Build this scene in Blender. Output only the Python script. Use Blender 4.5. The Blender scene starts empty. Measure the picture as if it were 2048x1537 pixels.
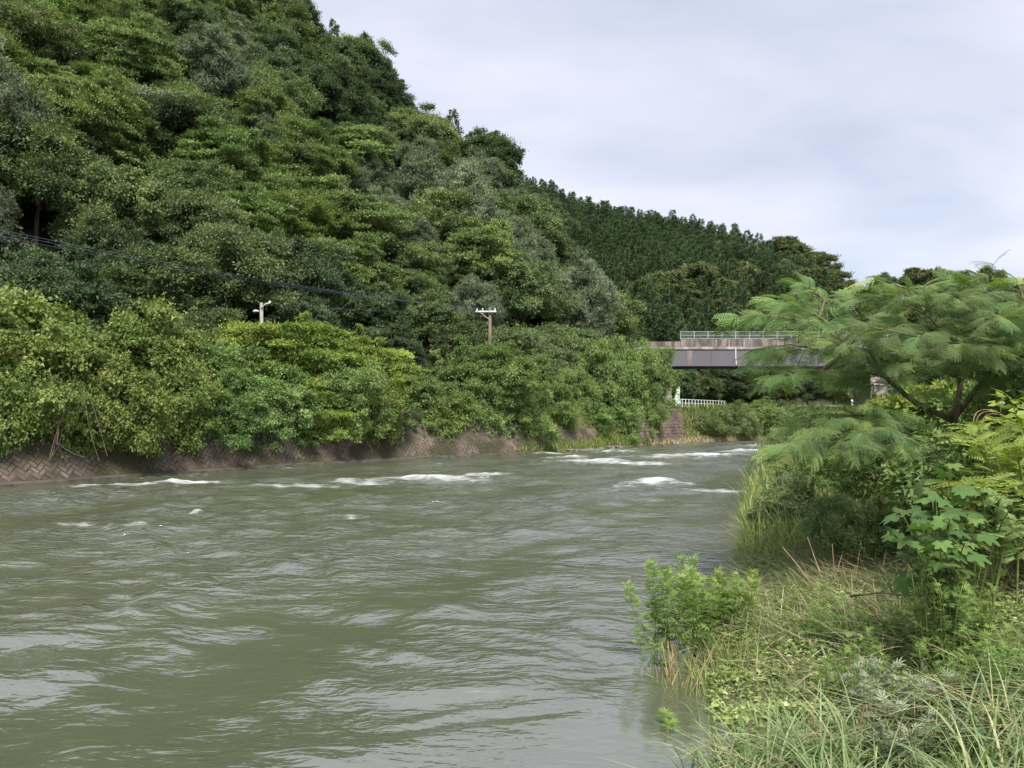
import bpy, math, random
import numpy as np

random.seed(11)
rng = np.random.default_rng(11)
R_ = math.radians
scene = bpy.context.scene
col = scene.collection

# ------------------------------------------------------------------ camera
F, CX, HY, CH = 1547.0, 1024.0, 835.0, 2.5       # focal length / principal x / horizon y (photo pixels), eye height over water
cam_d = bpy.data.cameras.new('camera')
cam_d.sensor_fit = 'HORIZONTAL'
cam_d.sensor_width = 36.0
cam_d.lens = F * 36.0 / 2048.0
cam_d.shift_y = (HY - 768.5) / 2048.0
cam_d.clip_start = 0.05
cam_d.clip_end = 6000
cam = bpy.data.objects.new('camera', cam_d)
cam.location = (0, 0, CH)
cam.rotation_euler = (R_(90), 0, 0)
col.objects.link(cam)
scene.camera = cam

# ------------------------------------------------------------------ sky and sun
SUN_EL, SUN_AZ = 54.0, 172.0                      # azimuth clockwise from +Y (behind the camera)
world = bpy.data.worlds.new('World')
scene.world = world
world.use_nodes = True
nt = world.node_tree
nt.nodes.clear()
def N(tree, t, **kw):
    n = tree.nodes.new(t)
    for k, v in kw.items():
        setattr(n, k, v)
    return n
w_out = N(nt, 'ShaderNodeOutputWorld')
w_bg = N(nt, 'ShaderNodeBackground')
w_bg.inputs['Strength'].default_value = 0.1
w_sky = N(nt, 'ShaderNodeTexSky', sky_type='NISHITA', sun_disc=False)
w_sky.sun_elevation = R_(SUN_EL)
w_sky.sun_rotation = R_(SUN_AZ)
w_sky.air_density = 1.0
w_sky.dust_density = 1.5
w_tc = N(nt, 'ShaderNodeTexCoord')
w_sep = N(nt, 'ShaderNodeSeparateXYZ')
w_zc = N(nt, 'ShaderNodeMath', operation='MAXIMUM'); w_zc.inputs[1].default_value = 0.0
w_za = N(nt, 'ShaderNodeMath', operation='ADD'); w_za.inputs[1].default_value = 0.22
w_dx = N(nt, 'ShaderNodeMath', operation='DIVIDE')
w_dy = N(nt, 'ShaderNodeMath', operation='DIVIDE')
w_cb = N(nt, 'ShaderNodeCombineXYZ')
w_map = N(nt, 'ShaderNodeMapping')
w_map.inputs['Rotation'].default_value = (0, 0, R_(-28))
w_map.inputs['Scale'].default_value = (0.75, 1.5, 1.0)
w_n1 = N(nt, 'ShaderNodeTexNoise')
w_n1.inputs['Scale'].default_value = 1.15; w_n1.inputs['Detail'].default_value = 5.0
w_n1.inputs['Roughness'].default_value = 0.5; w_n1.inputs['Distortion'].default_value = 0.3
w_n2 = N(nt, 'ShaderNodeTexNoise')
w_n2.inputs['Scale'].default_value = 0.8; w_n2.inputs['Detail'].default_value = 4.0
w_r1 = N(nt, 'ShaderNodeMapRange'); w_r1.inputs['From Min'].default_value = 0.36; w_r1.inputs['From Max'].default_value = 0.62
w_r1.inputs['To Min'].default_value = 0.58; w_r1.inputs['To Max'].default_value = 1.0
w_r2 = N(nt, 'ShaderNodeMapRange'); w_r2.inputs['From Min'].default_value = 0.35; w_r2.inputs['From Max'].default_value = 0.65
w_cl = N(nt, 'ShaderNodeMix', data_type='RGBA')
w_cl.inputs['A'].default_value = (5.2, 5.5, 6.4, 1)
w_cl.inputs['B'].default_value = (6.75, 6.85, 7.7, 1)
w_mx = N(nt, 'ShaderNodeMix', data_type='RGBA')
L = nt.links.new
L(w_tc.outputs['Generated'], w_sep.inputs[0])
L(w_sep.outputs['Z'], w_zc.inputs[0]); L(w_zc.outputs[0], w_za.inputs[0])
L(w_sep.outputs['X'], w_dx.inputs[0]); L(w_za.outputs[0], w_dx.inputs[1])
L(w_sep.outputs['Y'], w_dy.inputs[0]); L(w_za.outputs[0], w_dy.inputs[1])
L(w_dx.outputs[0], w_cb.inputs[0]); L(w_dy.outputs[0], w_cb.inputs[1])
L(w_cb.outputs[0], w_map.inputs[0])
L(w_map.outputs[0], w_n1.inputs['Vector']); L(w_map.outputs[0], w_n2.inputs['Vector'])
L(w_n1.outputs['Fac'], w_r1.inputs['Value']); L(w_n2.outputs['Fac'], w_r2.inputs['Value'])
L(w_r2.outputs[0], w_cl.inputs['Factor'])
L(w_r1.outputs[0], w_mx.inputs['Factor'])
L(w_sky.outputs[0], w_mx.inputs['A']); L(w_cl.outputs['Result'], w_mx.inputs['B'])
L(w_mx.outputs['Result'], w_bg.inputs['Color']); L(w_bg.outputs[0], w_out.inputs[0])

sun_d = bpy.data.lights.new('sun', 'SUN')
sun_d.energy = 4.5
sun_d.angle = R_(18)
sun_d.color = (1.0, 0.95, 0.87)
sun = bpy.data.objects.new('sun', sun_d)
sun.rotation_euler = (R_(90 - SUN_EL), 0, R_(180 - SUN_AZ))
sun.location = (30, -40, 80)
col.objects.link(sun)

scene.view_settings.view_transform = 'Standard'
scene.view_settings.look = 'None'
scene.view_settings.exposure = 0.6
scene.view_settings.gamma = 1.0
scene.view_settings.use_curve_mapping = False
scene.cycles.max_bounces = 5
scene.cycles.diffuse_bounces = 3
scene.cycles.glossy_bounces = 3
scene.cycles.transmission_bounces = 3
scene.cycles.use_denoising = True
scene.cycles.use_adaptive_sampling = True
scene.cycles.adaptive_threshold = 0.02

# ------------------------------------------------------------------ numeric helpers
def at(px, py, d):
    return np.array([(px - CX) / F * d, d, CH + (HY - py) / F * d])
def xat(px, d):
    return (px - CX) / F * d
def zat(py, d):
    return CH + (HY - py) / F * d
def unit(v):
    return v / np.maximum(np.linalg.norm(v, axis=-1, keepdims=True), 1e-9)

def _hash(ix, iy, s):
    h = (ix.astype(np.int64) * 374761393 + iy.astype(np.int64) * 668265263 + s * 2246822519) & 0xffffffff
    h = ((h ^ (h >> 13)) * 1274126177) & 0xffffffff
    h = h ^ (h >> 16)
    return (h & 0xffff) / 65535.0
def vnoise(x, y, s=0):
    """gradient noise, about -1..1"""
    x = np.asarray(x, float); y = np.asarray(y, float)
    ix = np.floor(x); iy = np.floor(y)
    fx = x - ix; fy = y - iy
    u = fx * fx * fx * (fx * (fx * 6 - 15) + 10); v = fy * fy * fy * (fy * (fy * 6 - 15) + 10)
    def g(dx, dy):
        a = _hash(ix + dx, iy + dy, s) * 2 * np.pi
        return np.cos(a) * (fx - dx) + np.sin(a) * (fy - dy)
    a = g(0, 0) * (1 - u) + g(1, 0) * u
    b = g(0, 1) * (1 - u) + g(1, 1) * u
    return (a * (1 - v) + b * v) * 1.5
def fbm(x, y, s=0, o=4):
    r = 0; a = 1.0; f = 1.0; t = 0
    for k in range(o):
        r = r + a * vnoise(x * f, y * f, s + k * 17); t += a; a *= 0.5; f *= 2.03
    return r / t

def poly_dist(X, Y, P):
    """signed distance to an open polyline (positive on its left side) and arc length there"""
    P = np.asarray(P, float)
    best = np.full(np.shape(X), 1e18); sd = np.zeros(np.shape(X)); arc = np.zeros(np.shape(X)); acc = 0
    for a, b in zip(P[:-1], P[1:]):
        d = b - a; l = np.hypot(*d)
        t = np.clip(((X - a[0]) * d[0] + (Y - a[1]) * d[1]) / (l * l), 0, 1)
        qx = X - a[0] - t * d[0]; qy = Y - a[1] - t * d[1]
        q = np.hypot(qx, qy)
        cr = d[0] * (Y - a[1]) - d[1] * (X - a[0])
        m = q < best
        best = np.where(m, q, best); sd = np.where(m, np.sign(cr) * q, sd); arc = np.where(m, acc + t * l, arc)
        acc += l
    return sd, arc

# ------------------------------------------------------------------ mesh helpers
def build_mesh(name, V, Fc, mat=None, tint=None, smooth=False, extra=None):
    V = np.ascontiguousarray(V, np.float32); Fc = np.ascontiguousarray(Fc, np.int32)
    me = bpy.data.meshes.new(name)
    n, (m, k) = len(V), Fc.shape
    me.vertices.add(n); me.vertices.foreach_set('co', V.ravel())
    me.loops.add(m * k); me.loops.foreach_set('vertex_index', Fc.ravel())
    me.polygons.add(m); me.polygons.foreach_set('loop_start', np.arange(m, dtype=np.int32) * k)
    me.update(calc_edges=True)
    me.polygons.foreach_set('use_smooth', np.full(m, bool(smooth)))
    if tint is not None:
        a = me.attributes.new('tint', 'FLOAT', 'POINT'); a.data.foreach_set('value', np.ascontiguousarray(tint, np.float32))
    for kx, vals in (extra or {}).items():
        a = me.attributes.new(kx, 'FLOAT', 'POINT'); a.data.foreach_set('value', np.ascontiguousarray(vals, np.float32))
    if mat:
        me.materials.append(mat)
    return me
def link(name, me, parent=None, loc=None, rot=None, scale=None):
    o = bpy.data.objects.new(name, me)
    col.objects.link(o)
    if parent: o.parent = parent
    if loc is not None: o.location = loc
    if rot is not None: o.rotation_euler = rot
    if scale is not None: o.scale = scale
    return o
def tag(o, label, cat, group=None, kind=None):
    o['label'] = label; o['category'] = cat
    if group: o['group'] = group
    if kind: o['kind'] = kind
    return o
def thing(name, label, cat, loc=(0, 0, 0), rz=0.0, group=None):
    o = link(name, None, None, loc, (0, 0, rz))
    o.empty_display_size = 0.2
    return tag(o, label, cat, group)
class Geo:
    """collects quads"""
    def __init__(s): s.V = []; s.F = []; s.T = []; s.n = 0
    def add(s, V, Fc, tint=0.5):
        V = np.asarray(V, float).reshape(-1, 3); Fc = np.asarray(Fc, int)
        s.V.append(V); s.F.append(Fc + s.n); s.n += len(V)
        s.T.append(np.broadcast_to(np.asarray(tint, float), (len(V),)))
    def mesh(s, name, mat, smooth=False):
        return build_mesh(name, np.concatenate(s.V), np.concatenate(s.F), mat, np.concatenate(s.T), smooth)
    def box(s, c, d, rz=0.0, tint=0.5):
        c = np.asarray(c, float); d = np.asarray(d, float) / 2
        v = np.array([[x, y, z] for x in (-1, 1) for y in (-1, 1) for z in (-1, 1)], float) * d
        cr, sr = math.cos(rz), math.sin(rz)
        v = np.stack([v[:, 0] * cr - v[:, 1] * sr, v[:, 0] * sr + v[:, 1] * cr, v[:, 2]], 1) + c
        s.add(v, [[0, 1, 3, 2], [4, 6, 7, 5], [0, 4, 5, 1], [2, 3, 7, 6], [0, 2, 6, 4], [1, 5, 7, 3]], tint)
    def tube(s, P, r, k=6, tint=0.5, cap=True):
        P = np.asarray(P, float); n = len(P)
        r = np.broadcast_to(np.asarray(r, float), (n,))
        T = unit(np.gradient(P, axis=0))
        ref = np.array([0.13, 0.21, 1.0]) if abs(T[0, 2]) < 0.9 else np.array([1.0, 0.17, 0.1])
        A = unit(np.cross(T, ref)); B = np.cross(T, A)
        a = np.arange(k) / k * 2 * np.pi
        V = P[:, None] + r[:, None, None] * (np.cos(a)[None, :, None] * A[:, None] + np.sin(a)[None, :, None] * B[:, None])
        V = V.reshape(-1, 3)
        i = np.arange(n - 1)[:, None] * k; j = np.arange(k)[None]
        Fq = np.stack([i + j, i + (j + 1) % k, i + k + (j + 1) % k, i + k + j], -1).reshape(-1, 4)
        if cap and k == 4:
            Fq = np.concatenate([Fq, [[3, 2, 1, 0]], [[(n - 1) * k + q for q in range(4)]]])
        elif cap and k == 6:
            e = (n - 1) * k
            Fq = np.concatenate([Fq, [[3, 2, 1, 0], [5, 4, 3, 0], [e, e + 1, e + 2, e + 3], [e, e + 3, e + 4, e + 5]]])
        elif cap and k == 8:
            e = (n - 1) * k
            Fq = np.concatenate([Fq, [[3, 2, 1, 0], [7, 4, 3, 0], [7, 6, 5, 4], [e, e + 1, e + 2, e + 3], [e, e + 3, e + 4, e + 7], [e + 4, e + 5, e + 6, e + 7]]])
        s.add(V, Fq, tint)

def kites(P, T, Nn, Ln, W, fold=0.12, wide=0.42):
    """leaf-shaped quads: base P, direction T, normal Nn"""
    T = unit(T); S = unit(np.cross(T, Nn)); Nn = np.cross(S, T)
    Ln = np.broadcast_to(np.asarray(Ln, float), (len(P),))[:, None]; W = np.broadcast_to(np.asarray(W, float), (len(P),))[:, None]
    mid = P + T * Ln * wide + Nn * Ln * fold
    V = np.stack([P, mid + S * W * 0.5, P + T * Ln - Nn * Ln * fold * 0.6, mid - S * W * 0.5], 1).reshape(-1, 3)
    return V, np.arange(len(P) * 4).reshape(-1, 4)

def tri_leaves(P, T, Nn, Ln, W):
    T = unit(T); S = unit(np.cross(T, Nn))
    Ln = np.broadcast_to(np.asarray(Ln, float), (len(P),))[:, None]; W = np.broadcast_to(np.asarray(W, float), (len(P),))[:, None]
    V = np.stack([P - T * Ln * 0.15 - S * W * 0.5, P - T * Ln * 0.05 + S * W * 0.5, P + T * Ln * 0.85], 1).reshape(-1, 3)
    return V, np.arange(len(P) * 3).reshape(-1, 3)

def blades(P, az, ln, w, th0, bend, nseg=4, twist=None):
    """arching strips"""
    n = len(P)
    az = np.broadcast_to(az, (n,)); ln = np.broadcast_to(ln, (n,)); w = np.broadcast_to(w, (n,))
    th0 = np.broadcast_to(th0, (n,)); bend = np.broadcast_to(bend, (n,))
    D = np.stack([np.cos(az), np.sin(az), 0 * az], 1)
    ta = az + (np.pi / 2 if twist is None else np.pi / 2 + twist)
    S = np.stack([np.cos(ta), np.sin(ta), 0 * az], 1)
    out = []; p = np.array(P, float)
    for k in range(nseg + 1):
        f = k / nseg
        ww = w * (1 - f ** 2.2) * (0.55 + 0.9 * min(f * 2, 1) * 0.5) + 0.0006
        out.append(np.stack([p - S * ww[:, None] / 2, p + S * ww[:, None] / 2], 1))
        th = th0 + bend * (f + 0.5 / nseg)
        p = p + (ln / nseg)[:, None] * (np.sin(th)[:, None] * D + np.cos(th)[:, None] * np.array([0, 0, 1.0]))
    V = np.stack(out, 1).reshape(-1, 3)
    b = (np.arange(n) * (nseg + 1) * 2)[:, None]; k = np.arange(nseg)[None] * 2
    Fq = np.stack([b + k, b + k + 1, b + k + 3, b + k + 2], -1).reshape(-1, 4)
    return V, Fq
def rep(t, k): return np.repeat(t, k)

# ------------------------------------------------------------------ materials
def new_mat(name):
    m = bpy.data.materials.new(name); m.use_nodes = True
    t = m.node_tree; t.nodes.clear()
    o = N(t, 'ShaderNodeOutputMaterial')
    return m, t, o
def rgba(c): return (c[0], c[1], c[2], 1.0)

def leaf_mat(name, c1, c2, c3=None, trans=0.3, rough=0.6, spec=0.2, vary=0.35, hue=0.012):
    """c1..c2 by leaf/clump tint, brightness and hue a little different from plant to plant"""
    m, t, o = new_mat(name); l = t.links.new
    at_ = N(t, 'ShaderNodeAttribute', attribute_name='tint')
    rp = N(t, 'ShaderNodeValToRGB')
    rp.color_ramp.elements[0].position = 0.1; rp.color_ramp.elements[0].color = rgba(c1)
    rp.color_ramp.elements[1].position = 0.8; rp.color_ramp.elements[1].color = rgba(c2)
    if c3:
        e = rp.color_ramp.elements.new(1.0); e.color = rgba(c3)
    oi = N(t, 'ShaderNodeObjectInfo')
    mv = N(t, 'ShaderNodeMapRange'); mv.inputs['To Min'].default_value = 1 - vary; mv.inputs['To Max'].default_value = 1 + vary
    mh = N(t, 'ShaderNodeMapRange'); mh.inputs['To Min'].default_value = 0.5 - hue; mh.inputs['To Max'].default_value = 0.5 + hue
    ml = N(t, 'ShaderNodeMath', operation='MULTIPLY'); ml.inputs[1].default_value = 7.31
    fr = N(t, 'ShaderNodeMath', operation='FRACT')
    hs = N(t, 'ShaderNodeHueSaturation'); hs.inputs['Saturation'].default_value = 0.9
    pr = N(t, 'ShaderNodeBsdfPrincipled'); pr.inputs['Roughness'].default_value = rough
    pr.inputs['Specular IOR Level'].default_value = spec
    tr = N(t, 'ShaderNodeBsdfTranslucent'); mx = N(t, 'ShaderNodeMixShader'); mx.inputs[0].default_value = trans
    tc = N(t, 'ShaderNodeMix', data_type='RGBA', blend_type='MULTIPLY'); tc.inputs['Factor'].default_value = 1.0
    tc.inputs['B'].default_value = (1.15, 1.25, 0.55, 1)
    l(at_.outputs['Fac'], rp.inputs[0]); l(rp.outputs[0], hs.inputs['Color'])
    l(oi.outputs['Random'], mv.inputs['Value']); l(mv.outputs[0], hs.inputs['Value'])
    l(oi.outputs['Random'], ml.inputs[0]); l(ml.outputs[0], fr.inputs[0]); l(fr.outputs[0], mh.inputs['Value']); l(mh.outputs[0], hs.inputs['Hue'])
    l(hs.outputs[0], pr.inputs['Base Color']); l(hs.outputs[0], tc.inputs['A']); l(tc.outputs['Result'], tr.inputs['Color'])
    l(pr.outputs[0], mx.inputs[1]); l(tr.outputs[0], mx.inputs[2]); l(mx.outputs[0], o.inputs[0])
    return m

def noise_mat(name, c1, c2, scale=4.0, rough=0.85, detail=6.0, c3=None, scale3=0.7, stretch=(1, 1, 1), bump=0.0, spec=0.3, metal=0.0, lo=0.35, hi=0.65, world=False):
    m, t, o = new_mat(name); l = t.links.new
    tc = N(t, 'ShaderNodeTexCoord'); mp = N(t, 'ShaderNodeMapping'); mp.inputs['Scale'].default_value = stretch
    n1 = N(t, 'ShaderNodeTexNoise'); n1.inputs['Scale'].default_value = scale; n1.inputs['Detail'].default_value = detail
    r = N(t, 'ShaderNodeValToRGB'); r.color_ramp.elements[0].position = lo; r.color_ramp.elements[1].position = hi
    r.color_ramp.elements[0].color = rgba(c1); r.color_ramp.elements[1].color = rgba(c2)
    pr = N(t, 'ShaderNodeBsdfPrincipled'); pr.inputs['Roughness'].default_value = rough; pr.inputs['Specular IOR Level'].default_value = spec
    pr.inputs['Metallic'].default_value = metal
    if world:
        gp = N(t, 'ShaderNodeNewGeometry'); l(gp.outputs['Position'], mp.inputs[0])
    else:
        l(tc.outputs['Object'], mp.inputs[0])
    l(mp.outputs[0], n1.inputs['Vector']); l(n1.outputs['Fac'], r.inputs[0])
    src = r.outputs[0]
    if c3:
        n2 = N(t, 'ShaderNodeTexNoise'); n2.inputs['Scale'].default_value = scale3; n2.inputs['Detail'].default_value = 4
        r2 = N(t, 'ShaderNodeMapRange'); r2.inputs['From Min'].default_value = 0.48; r2.inputs['From Max'].default_value = 0.62
        mx = N(t, 'ShaderNodeMix', data_type='RGBA'); mx.inputs['B'].default_value = rgba(c3)
        l(mp.outputs[0], n2.inputs['Vector']); l(n2.outputs['Fac'], r2.inputs['Value']); l(r2.outputs[0], mx.inputs['Factor'])
        l(src, mx.inputs['A']); src = mx.outputs['Result']
    l(src, pr.inputs['Base Color'])
    if bump:
        b = N(t, 'ShaderNodeBump'); b.inputs['Strength'].default_value = 1.0; b.inputs['Distance'].default_value = bump
        l(n1.outputs['Fac'], b.inputs['Height']); l(b.outputs[0], pr.inputs['Normal'])
    l(pr.outputs[0], o.inputs[0])
    return m

M = {}
M['dome'] = leaf_mat('foliage_mid_green', (0.065, 0.109, 0.040), (0.202, 0.265, 0.095), (0.293, 0.334, 0.143), vary=0.3)
M['layer'] = leaf_mat('foliage_yellow_green', (0.078, 0.139, 0.040), (0.238, 0.319, 0.100), (0.337, 0.410, 0.150), vary=0.22)
M['dark'] = leaf_mat('foliage_dark_green', (0.044, 0.081, 0.038), (0.125, 0.190, 0.080), (0.194, 0.246, 0.112), vary=0.28)
M['grey'] = leaf_mat('foliage_grey_green', (0.083, 0.123, 0.072), (0.202, 0.249, 0.155), (0.272, 0.316, 0.226), vary=0.22)
M['olive'] = leaf_mat('foliage_olive_brown', (0.053, 0.083, 0.030), (0.178, 0.206, 0.076), (0.248, 0.255, 0.102), vary=0.2)
M['cedar'] = leaf_mat('foliage_conifer', (0.038, 0.081, 0.038), (0.128, 0.203, 0.075), (0.188, 0.266, 0.094), vary=0.35, trans=0.15)
M['yellow'] = leaf_mat('foliage_bush_yellow', (0.114, 0.194, 0.028), (0.340, 0.442, 0.069), (0.474, 0.516, 0.103), vary=0.12)
M['green'] = leaf_mat('foliage_bush_green', (0.085, 0.162, 0.041), (0.237, 0.352, 0.092), (0.340, 0.461, 0.143), vary=0.12)
M['green2'] = leaf_mat('foliage_bush_blue_green', (0.085, 0.157, 0.039), (0.239, 0.332, 0.086), (0.365, 0.424, 0.114), vary=0.1)
M['kudzu'] = leaf_mat('foliage_kudzu', (0.088, 0.144, 0.024), (0.228, 0.293, 0.060), (0.373, 0.386, 0.105), vary=0.1)
M['bamboo'] = leaf_mat('foliage_thicket', (0.099, 0.156, 0.053), (0.239, 0.314, 0.123), (0.329, 0.362, 0.163), vary=0.15)
M['silk'] = leaf_mat('foliage_silk_tree', (0.103, 0.179, 0.062), (0.216, 0.306, 0.080), (0.364, 0.392, 0.084), vary=0.25, trans=0.35)
M['mulb'] = leaf_mat('foliage_lobed_leaf', (0.060, 0.133, 0.033), (0.114, 0.204, 0.039), (0.187, 0.256, 0.034), vary=0.3, trans=0.35, rough=0.42)
M['pinn'] = leaf_mat('foliage_pinnate_leaf', (0.135, 0.216, 0.030), (0.297, 0.365, 0.053), (0.405, 0.405, 0.091), vary=0.3, trans=0.4)
M['herb'] = leaf_mat('foliage_herb', (0.085, 0.178, 0.033), (0.233, 0.358, 0.075), (0.389, 0.466, 0.133), vary=0.1)
M['cover'] = leaf_mat('foliage_ground_cover', (0.109, 0.193, 0.044), (0.355, 0.438, 0.133), (0.775, 0.734, 0.444), vary=0.1)
M['silver'] = leaf_mat('foliage_silver_underside', (0.136, 0.175, 0.080), (0.286, 0.315, 0.215), (0.340, 0.350, 0.269), vary=0.1, trans=0.15)
M['grass'] = leaf_mat('grass_blade', (0.136, 0.215, 0.081), (0.304, 0.382, 0.163), (0.516, 0.473, 0.259), vary=0.1, trans=0.35)
M['reed'] = leaf_mat('reed_blade', (0.121, 0.190, 0.039), (0.254, 0.297, 0.078), (0.424, 0.356, 0.168), vary=0.1)
M['straw'] = leaf_mat('dry_straw', (0.226, 0.176, 0.094), (0.508, 0.449, 0.254), (0.706, 0.674, 0.458), vary=0.1, trans=0.1)
M['bark'] = noise_mat('bark', (0.055, 0.042, 0.030), (0.15, 0.12, 0.09), 9.0, stretch=(1, 1, 0.2), bump=0.02)
M['twig'] = noise_mat('twig_bark', (0.07, 0.06, 0.035), (0.17, 0.14, 0.09), 20.0, stretch=(1, 1, 0.3))
M['palebark'] = noise_mat('pale_bark', (0.14, 0.12, 0.09), (0.30, 0.26, 0.2), 9.0, stretch=(1, 1, 0.3), bump=0.02)
M['soil'] = noise_mat('bank_soil', (0.08, 0.066, 0.04), (0.20, 0.165, 0.10), 2.2, c3=(0.09, 0.10, 0.04), scale3=0.5, bump=0.03)
M['bankgreen'] = noise_mat('weedy_bank', (0.05, 0.06, 0.022), (0.12, 0.13, 0.05), 1.2, c3=(0.12, 0.10, 0.055), scale3=0.4, bump=0.1)
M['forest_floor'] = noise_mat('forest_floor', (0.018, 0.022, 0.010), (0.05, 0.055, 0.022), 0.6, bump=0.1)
M['asphalt'] = noise_mat('asphalt', (0.045, 0.045, 0.047), (0.065, 0.065, 0.066), 30.0)
M['wall'] = noise_mat('old_concrete_dark', (0.045, 0.038, 0.030), (0.105, 0.086, 0.068), 1.6, c3=(0.045, 0.05, 0.022), scale3=0.45, bump=0.02, rough=0.9)
M['block'] = noise_mat('concrete_block', (0.062, 0.051, 0.040), (0.175, 0.142, 0.112), 1.3, c3=(0.050, 0.046, 0.028), scale3=0.45, world=True, bump=0.012, rough=0.92)
M['footing'] = noise_mat('wet_concrete', (0.05, 0.044, 0.036), (0.11, 0.098, 0.08), 3.0, rough=0.6)
M['stonewall'] = noise_mat('brown_stone_wall', (0.075, 0.055, 0.042), (0.18, 0.135, 0.105), 3.0, c3=(0.06, 0.05, 0.04), scale3=0.8, bump=0.02, world=True)
M['parapet'] = noise_mat('stained_parapet', (0.125, 0.103, 0.093), (0.24, 0.205, 0.188), 1.5, c3=(0.10, 0.078, 0.07), scale3=1.2, stretch=(1, 1, 0.22))
M['girder'] = noise_mat('grey_girder_paint', (0.115, 0.112, 0.130), (0.135, 0.131, 0.150), 0.35, stretch=(1, 1, 0.3), rough=0.85)
M['rust'] = noise_mat('rust_stain', (0.17, 0.13, 0.13), (0.24, 0.19, 0.19), 2.0, rough=0.8)
M['concrete'] = noise_mat('grey_concrete', (0.22, 0.21, 0.19), (0.40, 0.385, 0.36), 2.0, c3=(0.16, 0.15, 0.13), scale3=0.8)
M['white'] = noise_mat('white_paint', (0.62, 0.64, 0.64), (0.80, 0.80, 0.79), 3.0, rough=0.5)
M['galv'] = noise_mat('galvanised_steel', (0.46, 0.50, 0.48), (0.62, 0.66, 0.64), 6.0, rough=0.5)
M['pole'] = noise_mat('weathered_pole', (0.085, 0.066, 0.052), (0.17, 0.135, 0.105), 6.0, stretch=(1, 1, 0.15), rough=0.9)
M['cable'] = noise_mat('cable_sheath', (0.03, 0.055, 0.08), (0.05, 0.085, 0.12), 3.0, rough=0.5)
M['flag'] = noise_mat('pale_green_cloth', (0.38, 0.55, 0.36), (0.50, 0.66, 0.46), 3.0, rough=0.9)
M['straw_brown'] = noise_mat('dead_stalk', (0.20, 0.13, 0.07), (0.42, 0.31, 0.18), 14.0, stretch=(1, 1, 0.3))
M['stem'] = noise_mat('green_stem', (0.09, 0.13, 0.03), (0.20, 0.22, 0.07), 12.0)
M['pebble'] = noise_mat('wet_stone', (0.06, 0.055, 0.045), (0.20, 0.18, 0.15), 6.0, rough=0.6, bump=0.02)

# ------------------------------------------------------------------ lay of the land
LB = np.array([(-64, -60), (-42, -12), (-35, 0), (-27, 13), (-21.5, 22.4), (-18.3, 27.6), (-15.3, 32.8), (-10.9, 39.9), (-6.6, 45.5), (-0.8, 50.2),
               (2.7, 55.2), (7, 61.4), (12.5, 70), (17.5, 76), (22.6, 81.5), (29, 85.5), (38, 88.5), (60, 92), (110, 97), (260, 110)], float)
RB = np.array([(-12, -40), (-5, -10), (-1.6, -1), (0.3, 2.2), (1.1, 4.2), (1.5, 5.6), (1.85, 7.4), (2.5, 9.6), (3.6, 12.0), (4.7, 15.8), (7.2, 24),
               (12.5, 38), (22, 54), (36, 67), (60, 77), (110, 84), (260, 96)], float)
ROAD_Z = 3.2
WALL_H, WALL_BAT = 3.2, 0.55
def bank_s(X, Y):
    sL, aL = poly_dist(X, Y, LB)                    # positive = left of travel direction = land on far bank
    sR, aR = poly_dist(X, Y, RB)
    return sL, -sR, aL                              # land-positive distances
def ground_z(X, Y):
    X = np.asarray(X, float); Y = np.asarray(Y, float)
    sL, sR, aL = bank_s(X, Y)
    zl = np.where(sL > 0, np.minimum(ROAD_Z, sL / WALL_BAT - 0.7), -1.2)
    zr = np.interp(sR, [-3, -0.8, 0, 1.2, 2.6, 4.5, 8, 20, 60, 400], [-1.2, -0.42, -0.03, 0.22, 0.66, 1.1, 1.45, 1.7, 2.2, 2.6])
    zr = zr + np.clip(sR, 0, 3) / 3 * (0.14 * fbm(X * 0.55, Y * 0.55, 5) + 0.05 * fbm(X * 2, Y * 2, 9))
    z = np.where(sL > 0, zl, np.where(sR > -3, zr, -1.2))
    return z
def gz(x, y): return float(ground_z(np.array([x]), np.array([y]))[0])

def axis(parts):
    out = []
    for a, b, st in parts:
        out.append(np.arange(a, b, st))
    return np.concatenate(out)
gx = axis([(-2500, -300, 220), (-300, -60, 20), (-60, -6, 1.2), (-6, 14, 0.3), (14, 60, 1.2), (60, 300, 20), (300, 2700, 240)])
gy = axis([(-400, -40, 40), (-40, -3, 2.5), (-3, 26, 0.3), (26, 110, 1.2), (110, 300, 20), (300, 5600, 300)])
GX, GY = np.meshgrid(gx, gy)
GZ = ground_z(GX, GY)
ny, nx = GX.shape
idx = np.arange(ny * nx).reshape(ny, nx)
Fg = np.stack([idx[:-1, :-1], idx[:-1, 1:], idx[1:, 1:], idx[1:, :-1]], -1).reshape(-1, 4)
g = link('ground', build_mesh('ground', np.stack([GX, GY, GZ], -1).reshape(-1, 3), Fg, M['soil'], smooth=True))
g['kind'] = 'structure'

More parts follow.
